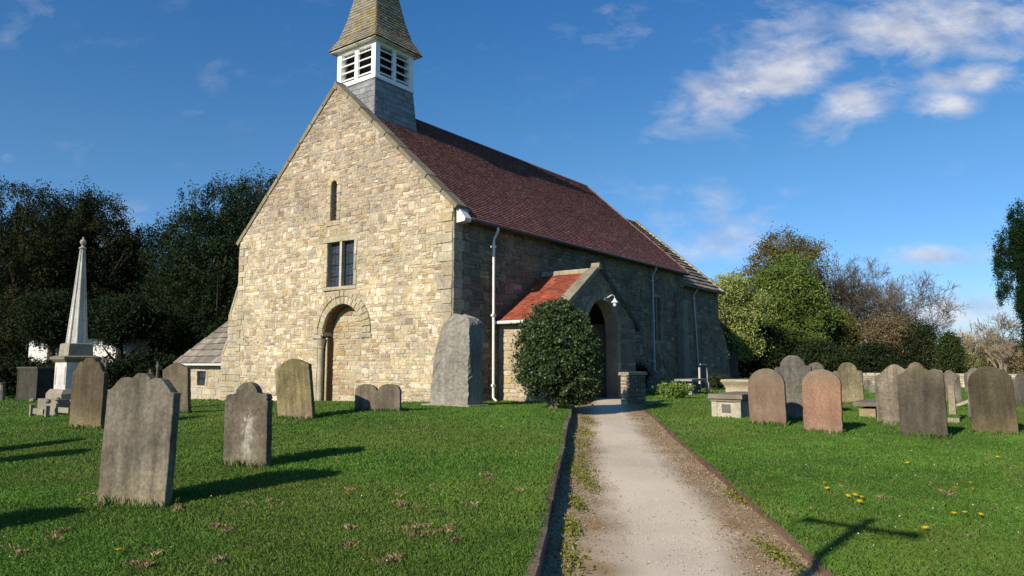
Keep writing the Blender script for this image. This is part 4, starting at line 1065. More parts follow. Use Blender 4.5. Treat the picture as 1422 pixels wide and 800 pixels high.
m = MB(); m.lathe(c, [(.33, Z(494)-c.z), (.31, Z(478)-c.z), (.27, Z(477)-c.z)], (0.247, 0.225, 0.173), sq=True)
m.build('block', M_ASH, t)
m = MB(); zb, zt = Z(477)-c.z, Z(347)-c.z
vs = []; fs = []
for (r, z) in ((.235, zb), (.05, zt)):
    for q in range(8):
        th = 2*math.pi*(q+.5)/8; rr = r*(1.0 if q % 2 == 0 or True else .92); vs.append(c+E*math.cos(th)*rr*1.05+S*math.sin(th)*rr*1.05+UP*z)
for q in range(8): fs.append((q, (q+1) % 8, 8+(q+1) % 8, 8+q))
fs += [tuple(range(8))[::-1], tuple(range(8, 16))]
m.add(vs, fs, (0.465, 0.450, 0.405))
for q in range(8):
    th = 2*math.pi*(q+.5)/8; m.tube([c+(E*math.cos(th)+S*math.sin(th))*.25+UP*zb, c+(E*math.cos(th)+S*math.sin(th))*.06+UP*zt], [.026, .012], (0.495, 0.480, 0.435), 6)
m.build('shaft', M_ASH, t)
m = MB(); m.lathe(c, [(.045, zt), (.10, zt+.03), (.10, zt+.06), (.05, zt+.09), (.035, zt+.13), (.075, zt+.19), (.085, zt+.24), (.06, zt+.29), (.03, zt+.31), (.02, zt+.38)], (0.315, 0.292, 0.247), 12); m.build('finial', M_ASH, t)
# kerbed grave before the obelisk
p = gp(54, 580); t = thing('kerbed_grave', 'low stone kerb grave with short corner posts in front of the obelisk', 'grave', p)
for a, b in ((0, -.42), (0, .42), (1.0, -.42), (1.0, .42)):
    q = p+E*a*.6+S*b*1.15; m = MB(); m.box(q+UP*.14, (0.045, 0.045, 0.180), (E, S, UP), (0.225, 0.203, 0.150)); m.lathe(q+UP*.38, [(.05, 0), (.08, .04), (.06, .09), (.02, .11)], (0.225, 0.203, 0.150), 8); m.build('post', M_ASH, t)
for b in (0, .6):
    m = MB(); m.box(p+E*b+UP*.16, (0.038, 0.315, 0.068), (E, S, UP), (0.270, 0.240, 0.173)); m.build('kerb', M_ASH, t)
# dark tomb chest on the left and small stones
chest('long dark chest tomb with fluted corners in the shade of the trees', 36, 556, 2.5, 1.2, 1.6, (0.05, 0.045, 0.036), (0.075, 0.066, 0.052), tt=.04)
p = gp(7, 556)-E*.2; m = MB(); m.lathe(p, [(.2, -.1), (.17, .3), (.19, .5), (.14, .8), (.2, .92)], (0.255, 0.232, 0.180), 10); o = m.build('baluster', M_ASH, origin=p); tag(o, 'pale carved baluster stone at the corner of the long dark tomb', 'gravestone')
def cross_stone(label, px, yb, yt, s_=1., yaw=0, col=(0.075, 0.068, 0.053)):
    p = gp(px, yb); h = 1.6+ray(px, yt)[1]*p.y-p.z; t = thing('cross_monument', label, 'cross', p, 'small stone crosses among the left graves')
    m = MB(); m.box(p+UP*.06, (0.150, 0.195, 0.090), (E, S, UP), col); m.build('base', M_ASH, t)
    m = MB(); m.box(p+UP*h/2, (.05, .07, h/2), (E, S, UP), col, .8); m.box(p+UP*(h-.19), (.045, .22*s_, .06), (E, S, UP), col)
    cc = p+UP*(h-.19); pts = [cc+S*math.cos(R(a))*.15*s_+UP*math.sin(R(a))*.15*s_ for a in range(0, 361, 30)]; m.tube(pts, .028, col, 6)
    m.build('cross', M_ASH, t); return t
cross_stone('dark wheel headed cross right behind the brown headstone by the obelisk', 140, 580, 496, 1.0)
cross_stone('small dark cross showing above the largest grey headstone', 207, 566, 513, .6)
cross_stone('low dark cross left of the leaning brown headstone', 217, 556, 502, .5)
# tall churchyard cross behind the camera, its shadow falls on the lawn at the right
tip = gp(1203, 729); hh = 5.0; p = tip+Vector((sd.x, sd.y, 0)).normalized()*(hh/math.tan(SUN_EL)); p.z = 0; perp = Vector((sd.y, -sd.x, 0)).normalized()
t = thing('churchyard_cross', 'tall slim stone cross standing behind the viewer beside the path', 'cross', p)
m = MB(); m.lathe(p, [(.5, -.1), (.5, .2), (.35, .22), (.35, .45)], (.3, .27, .2), sq=True); m.build('base', M_ASH, t)
m = MB(); m.tube([p+UP*.4, p+UP*5.25], [.085, .05], (.3, .27, .2), 8); m.tube([p+UP*hh-perp*.5, p+UP*hh-perp*.3, p+UP*hh+perp*.3, p+UP*hh+perp*.5], [.085, .045, .045, .085], (.3, .27, .2), 8); m.build('cross', M_ASH, t)

# ------------------------------------------------------------------ vegetation
def leaves(P, size, cols, asp=.55, droop=0, up=0):
    """diamond leaves at points P (n,3)"""
    n = len(P); a = RNG.normal(size=(n, 3)); a[:, 2] = a[:, 2]*(1-abs(droop))-droop+up
    a /= np.linalg.norm(a, axis=1)[:, None]; b = np.cross(a, RNG.normal(size=(n, 3))); b /= np.linalg.norm(b, axis=1)[:, None]
    s = (np.asarray(size)*RNG.uniform(.6, 1.3, n))[:, None]
    V = np.stack([P-a*s*.5, P+b*s*asp*.5, P+a*s*.5, P-b*s*asp*.5], 1).reshape(-1, 3)
    F = np.arange(4*n).reshape(n, 4); C = np.repeat(cols, 4, axis=0); return V, F, C
def crown_pts(lobes, n, clump=.35, nclump=300, shell=.55, squash=.8):
    """leaf positions gathered in clumps spread through ellipsoid lobes ((c),(r),weight)"""
    w = np.array([l[1][0]*l[1][1]*l[1][2] for l in lobes])**.75; w /= w.sum()
    P = []; K = []; base = 0
    for (c, r), ww in zip(lobes, w):
        nc = max(4, int(nclump*ww)); d = RNG.normal(size=(nc, 3)); d /= np.linalg.norm(d, axis=1)[:, None]
        rad = (shell+(1-shell)*RNG.random(nc))[:, None]; cc = np.array(c)+d*rad*np.array(r)
        nl = int(n*ww); k = RNG.integers(0, nc, nl); sz = RNG.uniform(.6, 1.4, nc)[k][:, None]
        P.append(cc[k]+RNG.normal(size=(nl, 3))*clump*sz*np.array([1, 1, squash])); K.append(k+base); base += nc
    return np.concatenate(P), np.concatenate(K), base
def crown(name, parent, lobes, n, size, col, var=.3, clump=.35, nclump=300, mat=None, shell=.5, asp=.55, droop=0, up=0, cols2=None, zmin=None, holes=None, squash=.8):
    P, K, nk = crown_pts(lobes, n, clump, nclump, shell, squash)
    if zmin is not None:
        m = P[:, 2] > zmin; P = P[m]; K = K[m]
    if holes is not None:
        m = ~holes(P); P = P[m]; K = K[m]
    cv = 1+RNG.uniform(-var, var, nk); hue = RNG.uniform(-1, 1, nk)
    C = np.array(col)[None]*cv[K][:, None]*(1+RNG.uniform(-.15, .15, len(P)))[:, None]
    if cols2 is not None:
        t = np.clip(hue[K], 0, 1)[:, None]; C = C*(1-t)+np.array(cols2)*cv[K][:, None]*t
    V, F, C = leaves(P, size, C, asp, droop, up)
    return np_obj(name, V, F, C, mat or M_PLANT, parent, off=parent.location)
def trunk_mb(base, h, r, limbs, col, lean=(0, 0), rs=None, spread=1):
    rs = rs or random; m = MB(); p = Vector(base); pts = [p+Vector((lean[0]*t+.05*h*.2*math.sin(t*5), lean[1]*t, h*t-.2*(t == 0))) for t in (0, .12, .3, .55, .8, 1)]
    m.tube(pts, [r*1.5, r*1.1, r, r*.8, r*.5, r*.25], col, 8)
    for k in range(limbs):
        t = rs.uniform(.3, .9); q = p+Vector((lean[0]*t, lean[1]*t, h*t)); a = rs.uniform(0, 6.28); L = h*.4*spread*rs.uniform(.6, 1.2)*(1.2-t*.5)
        d = Vector((math.cos(a), math.sin(a), rs.uniform(.4, 1.0))).normalized()
        m.tube([q, q+d*L*.5+Vector((0, 0, .03*L)), q+d*L+Vector((0, 0, .15*L))], [r*.45, r*.28, r*.08], col, 5)
    return m
BARK = (.10, .08, .06)
# ---- dark evergreens on the left
def evergreen(label, px, d, rpx, top, n, col, cols2=None, spikes=8, bottom=.4, seed=1, cat='tree', group='dark evergreens beyond the left graves', hole=None, size=.22, wide_low=True):
    rs = random.Random(seed); b = at(px, d); m_ = d/985.; r = rpx*m_; H = zpx(top, d)-b.z
    t = thing('evergreen_tree', label, cat, b, group)
    trunk_mb(b, H*.85, .25, 10, (.05, .04, .03), rs=rs).build('trunk', M_BARK, t)
    lob = []
    for k in range(7):
        f = (k+.5)/7; rr = r*(.55+.5*math.sin(math.pi*(f*.75+.15))); a = rs.uniform(0, 6.28)
        lob.append(((b.x+math.cos(a)*r*.22, b.y+math.sin(a)*r*.22, b.z+bottom+(H-bottom)*f*.88), (rr*1.06, rr*.8, H*.13)))
    for k in range(spikes):
        a = rs.uniform(0, 6.28); q = rs.uniform(.15, .85); hh = H*rs.uniform(.80, .97)*(1-.22*q*q)
        lob.append(((b.x+math.cos(a)*r*q, b.y+math.sin(a)*r*q*.7, b.z+hh-H*.06), (r*.09, r*.09, H*.10)))
        lob.append(((b.x+math.cos(a)*r*q*.9, b.y+math.sin(a)*r*q*.6, b.z+hh-H*.16), (r*.24, r*.22, H*.08)))
    crown('crown', t, lob, int(n*2.1), size*.78, col, .35, clump=.20, nclump=1500, shell=.62, asp=.4, up=.35, cols2=cols2, zmin=b.z+.3, holes=hole, squash=1.3)
    return t
def gap_hole(P):   # opening under the low branches through which the white cottage shows
    return (P[:, 2] < 3.2+.35*np.sin(P[:, 0]*5)) & (P[:, 2] > 1.9) & (((P[:, 0]/P[:, 1] > -.585) & (P[:, 0]/P[:, 1] < -.532)) | ((P[:, 0]/P[:, 1] > -.660) & (P[:, 0]/P[:, 1] < -.645)))
evergreen('massive dark yew tree at the far left edge with brownish tips', 10, 46, 115, 236, 50000, (.020, .030, .011), (.050, .045, .015), 12, seed=3)
evergreen('tall dark evergreen with a ragged top directly behind the obelisk', 112, 47, 62, 250, 42000, (.020, .030, .011), (.055, .047, .015), 12, seed=5, hole=gap_hole)
evergreen('low spiky topped evergreen filling the dip between the two tall tree masses', 186, 49, 44, 304, 24000, (.020, .034, .014), None, 10, seed=8, hole=gap_hole)
evergreen('broad dark green tree directly left of the church gable', 300, 44, 92, 246, 44000, (.020, .036, .013), (.03, .048, .016), 9, seed=11)
evergreen('tall dark green tree partly hidden behind the church gable', 372, 47, 75, 226, 30000, (.020, .036, .013), (.03, .048, .016), 7, seed=14)
evergreen('dark evergreen between the spiky one and the broad green tree', 236, 47, 40, 345, 20000, (.018, .030, .012), None, 8, seed=19)
evergreen('dark evergreen at the far left, behind the long chest tomb', 62, 50, 55, 262, 24000, (.022, .032, .012), (.06, .045, .012), 8, seed=23, hole=gap_hole)
evergreen('dark low boughs hanging over the white cottage roof right of the obelisk', 165, 41.0, 42, 420, 16000, (.018, .030, .012), None, 4, seed=31, bottom=3.7)
evergreen('dark low boughs hanging over the white cottage roof left of the obelisk', 70, 41.0, 46, 415, 16000, (.018, .030, .012), None, 4, seed=33, bottom=3.7)
for i, (px, top, rp) in enumerate([(-20, 290, 70), (45, 320, 60), (100, 330, 60), (160, 380, 60), (230, 400, 55), (290, 330, 60), (345, 320, 60)]):
    evergreen(['dark evergreen in the second row at the far left edge', 'dark second row evergreen left of the obelisk', 'dark second row evergreen behind the obelisk', 'dark second row evergreen behind the dip in the tree line',
               'dark second row evergreen left of the broad green tree', 'dark second row evergreen behind the broad green tree', 'dark second row evergreen by the church gable edge'][i], px, 57, rp, top, 12000, (.012, .020, .008), None, 5, seed=50+i, size=.3)
# hedge in front of the cottage
def shrub(name, label, px, d, rx, h, n, size, col, cat='shrub', group=None, mat=None, ry=None, cols2=None, z=None, lob=None, clump=.12):
    b = at(px, d) if z is None else at(px, d, z); ry = ry or rx
    t = thing(name, label, cat, b, group); rs = random.Random(int(px*7+d))
    m = MB()
    for k in range(6):
        a = rs.uniform(0, 6.28); m.tube([b-UP*.05, b+Vector((math.cos(a)*rx*.3, math.sin(a)*ry*.3, h*.45)), b+Vector((math.cos(a)*rx*.6, math.sin(a)*ry*.6, h*.8))], [.02*h, .012*h, .005*h], BARK, 5)
    m.build('stem', M_BARK, t)
    L = [((b.x, b.y, b.z+h*.5), (rx*.8, ry*.8, h*.45))]+[((b.x+rs.uniform(-.6, .6)*rx, b.y+rs.uniform(-.6, .6)*ry, b.z+h*rs.uniform(.3, .72)), (rx*.42, ry*.42, h*.27)) for _ in range(6)]
    crown('foliage', t, L, n, size, col, .35, clump=clump, nclump=160, mat=mat, cols2=cols2, zmin=b.z)
    return t
for i, (px, rr, lb) in enumerate([(30, 2.6, 'dark hedge bush behind the long chest tomb'), (96, 2.2, 'dark hedge bush directly behind the obelisk base'), (150, 2.2, 'dark hedge bush under the white cottage wall'),
                                  (205, 2.2, 'dark hedge bush right of the white cottage wall'), (262, 2.4, 'dark hedge bush behind the stone slated annex')]):
    shrub('hedge_bush', lb, px, 40.2 if px < 60 else 38.5, rr, 2.45 if px != 150 else 2.2, 12000, .15, (.016, .026, .010), 'hedge', 'dark hedge bushes under the evergreens', ry=1.0, clump=.2)
# white cottage
b = at(124, 42.4, 0); t = thing('cottage', 'white rendered cottage glimpsed under the branches of the dark evergreens', 'house', b)
m = MB(); m.box(b+UP*1.32, (2.95, 1.0, 1.75), (Vector((1, 0, 0)), Vector((0, 1, 0)), UP), (.72, .70, .66)); m.build('wall', M_WHITE, t)
m = MB(); m.prism([b+Vector((-3.05, y, z)) for y, z in ((-1.15, 3.07), (1.15, 3.07), (0, 3.9))], Vector((6.1, 0, 0)), (.05, .045, .04)); m.build('roof', M_SLATE, t)
# trees and scrub beyond the churchyard wall, crowns built from leaf lobes
def far_tree(name, label, px, d, rpx, top, col, n=26000, size=.26, cols2=None, lobes=9, seed=1, low=.12, tr=.28, group='trees beyond the churchyard wall', squash=.8, clump=.42, x=None, shell=.55, nclump=420, flat=1.0, cat='tree', var=.35):
    rs = random.Random(seed); b = at(px, d) if x is None else Vector((x, d, ground(x, d))); r = rpx*d/985.; H = zpx(top, d)-b.z
    t = thing(name, label, cat, b, group)
    trunk_mb(b, H*.8, tr, 14, BARK, rs=rs, spread=1.1).build('trunk', M_BARK, t)
    L = []
    for k in range(lobes):
        f = (k+.5)/lobes; a = k*2.4+rs.uniform(-.4, .4); q = rs.uniform(.35, .72)*math.sin(math.pi*min(1, f*.8+.2))**.5
        L.append(((b.x+math.cos(a)*r*q, b.y+math.sin(a)*r*q*.8, b.z+H*(low+(1-low)*(.12+.72*f))), (r*rs.uniform(.34, .52), r*.42, H*(1-low)*rs.uniform(.13, .2)*flat)))
    L.append(((b.x, b.y, b.z+H*(low+(1-low)*.55)), (r*.68, r*.6, H*(1-low)*.36)))
    L.append(((b.x+rs.uniform(-.2, .2)*r, b.y, b.z+H*.86), (r*.38, r*.36, H*.13)))
    crown('crown', t, L, n, size, col, var, clump=clump, nclump=nclump, shell=shell, cols2=cols2, zmin=b.z+.2, squash=squash)
    return t
far_tree('leafy_tree', 'pale yellow green tree in fresh leaf next to the chancel end', 1018, 50, 48, 378, (.24, .285, .08), 40000, .15, (.33, .365, .12), seed=4, low=.2, clump=.28, nclump=500)
far_tree('leafy_tree', 'big round mid green tree behind the tall grey headstone', 1090, 57, 82, 352, (.100, .152, .030), 60000, .19, (.14, .18, .04), 12, seed=6, low=.12, clump=.36, nclump=700, var=.28)
far_tree('leafy_tree', 'tall olive brown tree rising behind the big green tree', 1098, 70, 84, 320, (.115, .095, .032), 26000, .20, (.16, .13, .045), 13, seed=9, low=.45, clump=.42, nclump=260, tr=.35, var=.3)
far_tree('leafy_tree', 'green and brown mixed tree right of the big green tree', 1160, 60, 48, 428, (.10, .115, .03), 26000, .2, (.17, .13, .055), 8, seed=12, low=.1, clump=.32)
far_tree('scrubby_tree', 'brown scrubby tree with bare twigs under the bare trees', 1246, 57, 62, 438, (.135, .105, .055), 22000, .16, (.19, .15, .085), 10, seed=15, low=.2, clump=.38, nclump=420)
far_tree('ivy_tree', 'dark ivy covered tree low behind the wide dark headstone', 1215, 54, 42, 482, (.022, .034, .012), 18000, .2, None, 7, seed=17, low=.02, flat=1.5, clump=.3)
far_tree('ivy_tree', 'dark ivy covered tree low behind the orange headstone', 1130, 52, 52, 476, (.024, .038, .012), 20000, .2, None, 7, seed=21, low=.02, flat=1.5, clump=.3)
far_tree('ivy_tree', 'dark undergrowth tree below the pale yellow green tree', 1050, 52, 44, 452, (.026, .04, .013), 20000, .2, None, 7, seed=22, low=.02, flat=1.5, clump=.3)
far_tree('ivy_tree', 'dark ivy covered tree at the right end of the dark tree line', 1280, 55, 30, 450, (.026, .038, .014), 16000, .16, None, 7, seed=25, low=.02, flat=1.5, clump=.3)
far_tree('conifer_tree', 'small dark green conifer at the right end of the wood', 1320, 52, 17, 462, (.04, .06, .018), 12000, .15, None, 6, seed=28, low=.03, clump=.25)
# bare trees
def bare_tree(label, px, d, top, spread, col, seed=1, tr=.22, depth=6, group='bare winter trees behind the wood', name='bare_tree', lean=0, up=.12, nm=3):
    rs = random.Random(seed); b = at(px, d); H = zpx(top, d)-b.z; t = thing(name, label, 'tree', b, group); M1 = MB(); M2 = MB()
    def br(p, dr, L, r, k):
        n = 3; pts = [p]; rad = [r]; q = p.copy(); dd = dr.copy(); wv = .05 if k == depth else .22
        for i in range(n):
            dd = (dd+Vector((rs.uniform(-wv, wv), rs.uniform(-wv, wv), rs.uniform(-wv*.6, wv*.6)+up*.25))).normalized(); q = q+dd*L/n; pts.append(q.copy()); rad.append(r*(1-.4*(i+1)/n))
        (M1 if k >= depth-1 else M2).tube(pts, rad, vary(col, .15), 5 if k >= depth-2 else 3, cap=False)
        if k == 0: return
        for j in range(nm+1 if k > 1 else nm+1):
            i = 3 if j < 2 else rs.choice((1, 2, 2, 3)); a = Vector((rs.gauss(0, 1), rs.gauss(0, 1), rs.gauss(0, 1))); a = (a-dd*a.dot(dd)).normalized()
            th = R(rs.uniform(18, 62)*spread); nd = (dd*math.cos(th)+a*math.sin(th)+Vector((0, 0, up))).normalized(); br(pts[i], nd, L*rs.uniform(.58, .82), max(.013, rad[i]*.64), k-1)
    br(b-UP*.1, Vector((lean, 0, 1)).normalized(), H*.30, tr, depth)
    # scale to the height wanted
    zz = max(v[2] for v in M2.v); k = H/(zz-b.z)
    for M in (M1, M2): M.v = [(b.x+(v[0]-b.x)*k, b.y+(v[1]-b.y)*k, b.z+(v[2]-b.z)*k) for v in M.v]
    M1.build('trunk', M_BARK, t); M2.build('branches', M_BARK, t); return t
bare_tree('dark bare tree joining the right side of the tall olive brown tree', 1168, 72, 350, 1.0, (.09, .075, .055), 2, .26, nm=3)
bare_tree('taller pale bare tree in the middle of the bare group', 1208, 74, 358, 1.0, (.15, .125, .10), 5, .24, nm=3)
bare_tree('rounded bare tree at the right end of the bare group', 1262, 70, 378, 1.0, (.14, .115, .095), 9, .22, nm=3)
bare_tree('small bare tree low between the two pale bare trees', 1236, 78, 400, 1.0, (.14, .115, .095), 12, .2, depth=5, nm=4)
bare_tree('slender pale bare tree rising over the tan scrub near the right edge', 1388, 60, 432, .9, (.22, .18, .125), 15, .12, depth=5)
bare_tree('thin bare sapling in the tan scrub by the small conifer', 1350, 60, 452, .5, (.36, .30, .20), 17, .09, depth=5)
bare_tree('pale forked bare tree behind the round headed dark headstone', 1396, 46, 470, .8, (.24, .195, .135), 19, .09, depth=5)
for i, (px, top, d, col) in enumerate([(1345, 478, 62, (.20, .17, .06)), (1375, 462, 66, (.27, .20, .10)), (1408, 470, 62, (.26, .20, .10)), (1440, 462, 64, (.24, .19, .09)), (1335, 490, 57, (.13, .15, .045))]):
    far_tree('scrub_bush', ['yellow green scrub bush left of the thin sapling', 'tan scrub bush beneath the slender pale tree', 'tan scrub bush under the cypress', 'tan scrub bush at the right edge of view', 'green scrub bush by the small dark conifer'][i],
             px, d, 26, top, col, 9000, .13, (.30, .24, .13), 6, seed=40+i, low=.05, tr=.08, clump=.35, group='scrub bushes beyond the wall', nclump=200, cat='bush')
# cypress at the right edge
b = at(1443, 33); t = thing('cypress_tree', 'narrow dark green cypress tree with upright tips at the right edge', 'tree', b); m_ = 33/985.
trunk_mb(b, 6, .2, 6, (.07, .055, .04), spread=.4).build('trunk', M_BARK, t)
L = []; rs = random.Random(5)
for k in range(26):
    f = rs.random(); a = rs.uniform(0, 6.28); r = 27*m_*(.35+.60*f**.6)*rs.uniform(.5, 1); zt = 2.2+5.6*f
    L.append(((b.x+math.cos(a)*r, b.y+math.sin(a)*r, b.z+zt), (.22, .22, .8)))
for (px, top) in ((1397, 322), (1408, 316), (1420, 288), (1432, 276), (1446, 270), (1460, 290)):
    z = zpx(top, 33); L.append(((at(px, 33).x, 33, z-.9), (.17, .17, .9))); L.append(((at(px, 33).x+.12, 33.2, z-2.2), (.2, .25, 1.3)))
L.append(((b.x+.1, b.y, b.z+4.6), (.85, .85, 3.1)))
crown('crown', t, L, 120000, .085, (.013, .034, .010), .3, clump=.075, nclump=2600, shell=.6, asp=.4, up=.6, squash=1.6, zmin=b.z+.9)
# hedgerow trees and hill far away
V = []; F = []; C = []
xs = np.linspace(-900, 1300, 120); ys = [260, 330, 420, 520, 640, 760, 1000]
for j, y in enumerate(ys):
    for x in xs:
        k = sst(0, 5, j*1.0); hgt = (17+6*math.sin(x*.004+1)+3*math.sin(x*.013))*min(1, j/4.5)*(1 if j < 6 else .8)
        V.append((x, y, hgt-1.5)); q = float(vnoise(x, y, 120, 5)); C.append((.10+.05*q, .16+.03*q, .035))
n = len(xs)
for j in range(len(ys)-1):
    for i in range(n-1): F.append((j*n+i, j*n+i+1, (j+1)*n+i+1, (j+1)*n+i))
struct(np_obj('hill', V, F, C, M_SOIL, smooth=True))
# a hedge line along the foot of the hill, too far to count
P = np.stack([RNG.uniform(-500, 700, 9000), RNG.uniform(236, 262, 9000), RNG.uniform(-1, 3.6, 9000)], 1); P[:, 2] += 1.5*np.sin(P[:, 0]*.11)*np.sin(P[:, 0]*.031)
Vv_, F_, C_ = leaves(P, 2.6, np.tile([(.07, .075, .035)], (9000, 1))*RNG.uniform(.6, 1.3, (9000, 1)), .8)
tag(np_obj('hedgerow', Vv_, F_, C_, M_PLANT), 'distant hedgerow along the foot of the green hill', 'hedgerow', kind='stuff')
# boundary wall
A = at(1105, 44); B = at(1500, 38); d = (B-A); d.z = 0; Lw = d.length; U_ = d.normalized(); Nw_ = Vector((U_.y, -U_.x, 0))
A.z = min(A.z, B.z)-.1; hw = zpx(521, 43)-A.z; m = MB()
m.prism([A, A+U_*Lw, A+U_*Lw+UP*hw, A+UP*hw], -Nw_*.4, (.3, .27, .2))
rubble(m, A, U_, UP, Nw_, [(0, 0), (Lw, 0), (Lw, hw), (0, hw)], lambda a, b: [], (.13, .24), (.25, .55), lambda a, b: pick([(.46, .40, .29), (.38, .33, .25), (.52, .46, .35)], [2, 2, 1]), depth=(.02, .05))
x = 0
while x < Lw:
    w = random.uniform(.3, .5); m.box(A+U_*(x+w/2)-Nw_*.2+UP*(hw+.06+random.uniform(-.01, .02)), (w/2-.01, .23, .07), (U_, Nw_, UP), vary((.40, .35, .26), .2), .93); x += w
o = m.build('boundary_wall', M_RUBS, origin=A); tag(o, 'low rubble stone churchyard wall behind the right hand headstones', 'wall')
# holly bush by the porch
b = gp(770, 568); t = thing('holly_bush', 'rounded clipped dark glossy evergreen bush beside the porch', 'bush', b); m_ = b.y/985.
m = MB()
for k, (dx, dy, h, r) in enumerate([(-.05, 0, 1.5, .075), (-.38, .1, 1.2, .045), (-.22, -.2, 1.3, .04), (.25, .1, 1.4, .045), (.1, -.15, 1.2, .035)]):
    m.tube([b+Vector((dx*.15, dy*.2, -.1)), b+Vector((dx*.5+.03, dy*.5, .25)), b+Vector((dx*.8, dy, h*.5)), b+Vector((dx*1.6, dy*1.5, h))], [r*1.25, r, r*.8, r*.4], (.20, .17, .12), 7)
m.build('stem', M_BARK, t)
cx = at(773, b.y).x; zt = zpx(418, b.y); zc = (zt+b.z)/2; L = [((cx, b.y, zc+.18), (.93, .90, 1.13)), ((cx+.16, b.y-.05, zc-.18), (.92, .88, 1.05)), ((cx+.02, b.y, zt-.72), (.66, .66, .66)), ((cx-.28, b.y-.1, zc-.38), (.72, .7, .72)), ((cx+.42, b.y, zc-.7), (.6, .6, .62))]
rs = random.Random(3)
for k in range(60):
    a = rs.uniform(0, 6.28); f = rs.uniform(-.75, 1); q = math.sqrt(max(0, 1-f*f)); L.append(((cx+.98*q*math.cos(a), b.y+.94*q*math.sin(a), zc+.03+1.22*f), (.08, .08, .11)))
crown('foliage', t, L, 66000, .068, (.038, .066, .020), .25, clump=.055, nclump=3200, shell=.72, mat=M_GLOSSY, asp=.6, cols2=(.06, .085, .025), zmin=b.z+.1,
      holes=lambda P: (P[:, 2] < b.z+.62) & (P[:, 0] < cx+.05) & (P[:, 0] > cx-.45) & (RNG.random(len(P)) < .8))
# small shrubs
q = gp(932, 554); shrub('garden_shrub', 'bright green low leafy shrub beside the path end by the chancel', 934, q.y, .62, .52, 3600, .09, (.13, .22, .04), ry=.5, clump=.08, cols2=(.2, .28, .06))
q = gp(996, 541); shrub('garden_shrub', 'small dark rounded shrub at the foot of the chancel wall', 997, q.y, .62, .75, 4000, .07, (.04, .055, .02), ry=.5, clump=.08)
q = gp(886, 549); shrub('garden_shrub', 'dark upright shrub in shade against the wall behind the stone pier', 884, q.y+.3, .45, 1.3, 4500, .08, (.012, .018, .008), ry=.4, clump=.1)
q = gp(1050, 576); shrub('weed_plant', 'small green weed at the foot of the chest tomb', 1051, q.y-.2, .26, .2, 260, .08, (.12, .22, .04), 'weed', ry=.2, clump=.05)

# ------------------------------------------------------------------ kerbs
m = MB(); y = -1.5; k = 0
while y < 22.3:
    L_ = random.uniform(.75, 1.15); y1 = min(y+L_, 22.4); a = Vector((float(kerb_x(y)), y, 0)); b_ = Vector((float(kerb_x(y1)), y1, 0)); dr = (b_-a).normalized(); nr_ = Vector((dr.y, -dr.x, 0))
    c = (a+b_)/2; top = float(HL(c.x-.1, c.y))+random.uniform(-.008, .012)+.012; lo = float(HP(c.x, c.y))-.08
    col = vary(random.choice([(.115, .075, .05), (.15, .11, .08), (.09, .065, .05), (.17, .13, .10)]), .15)
    sl = (float(HL(b_.x-.1, b_.y))-float(HL(a.x-.1, a.y)))/(b_-a).length; dr2 = (dr+UP*sl).normalized()
    m.box(c+nr_*(-.02+random.uniform(-.012, .012))+UP*((top+lo)/2), ((b_-a).length/2-.008, .035, (top-lo)/2), (dr2, nr_, UP), col); y = y1
struct(m.build('kerb', M_WOOD))
m = MB(); y = 3.0
while y < 21:
    L_ = random.uniform(.8, 1.3); y1 = y+L_; a = Vector((float(edge_x(y)), y, 0)); b_ = Vector((float(edge_x(y1)), y1, 0)); dr = (b_-a).normalized(); nr_ = Vector((dr.y, -dr.x, 0)); c = (a+b_)/2
    top = float(HR(c.x+.1, c.y))+random.uniform(-.01, .006); lo = top-.12; sl = (float(HR(b_.x, b_.y))-float(HR(a.x, a.y)))/(b_-a).length
    m.box(c+nr_*(.02+random.uniform(-.008, .008))+UP*((top+lo)/2), ((b_-a).length/2-.008, .03, (top-lo)/2), ((dr+UP*sl).normalized(), nr_, UP), vary((.14, .085, .055), .25)); y = y1
struct(m.build('kerb', M_WOOD))

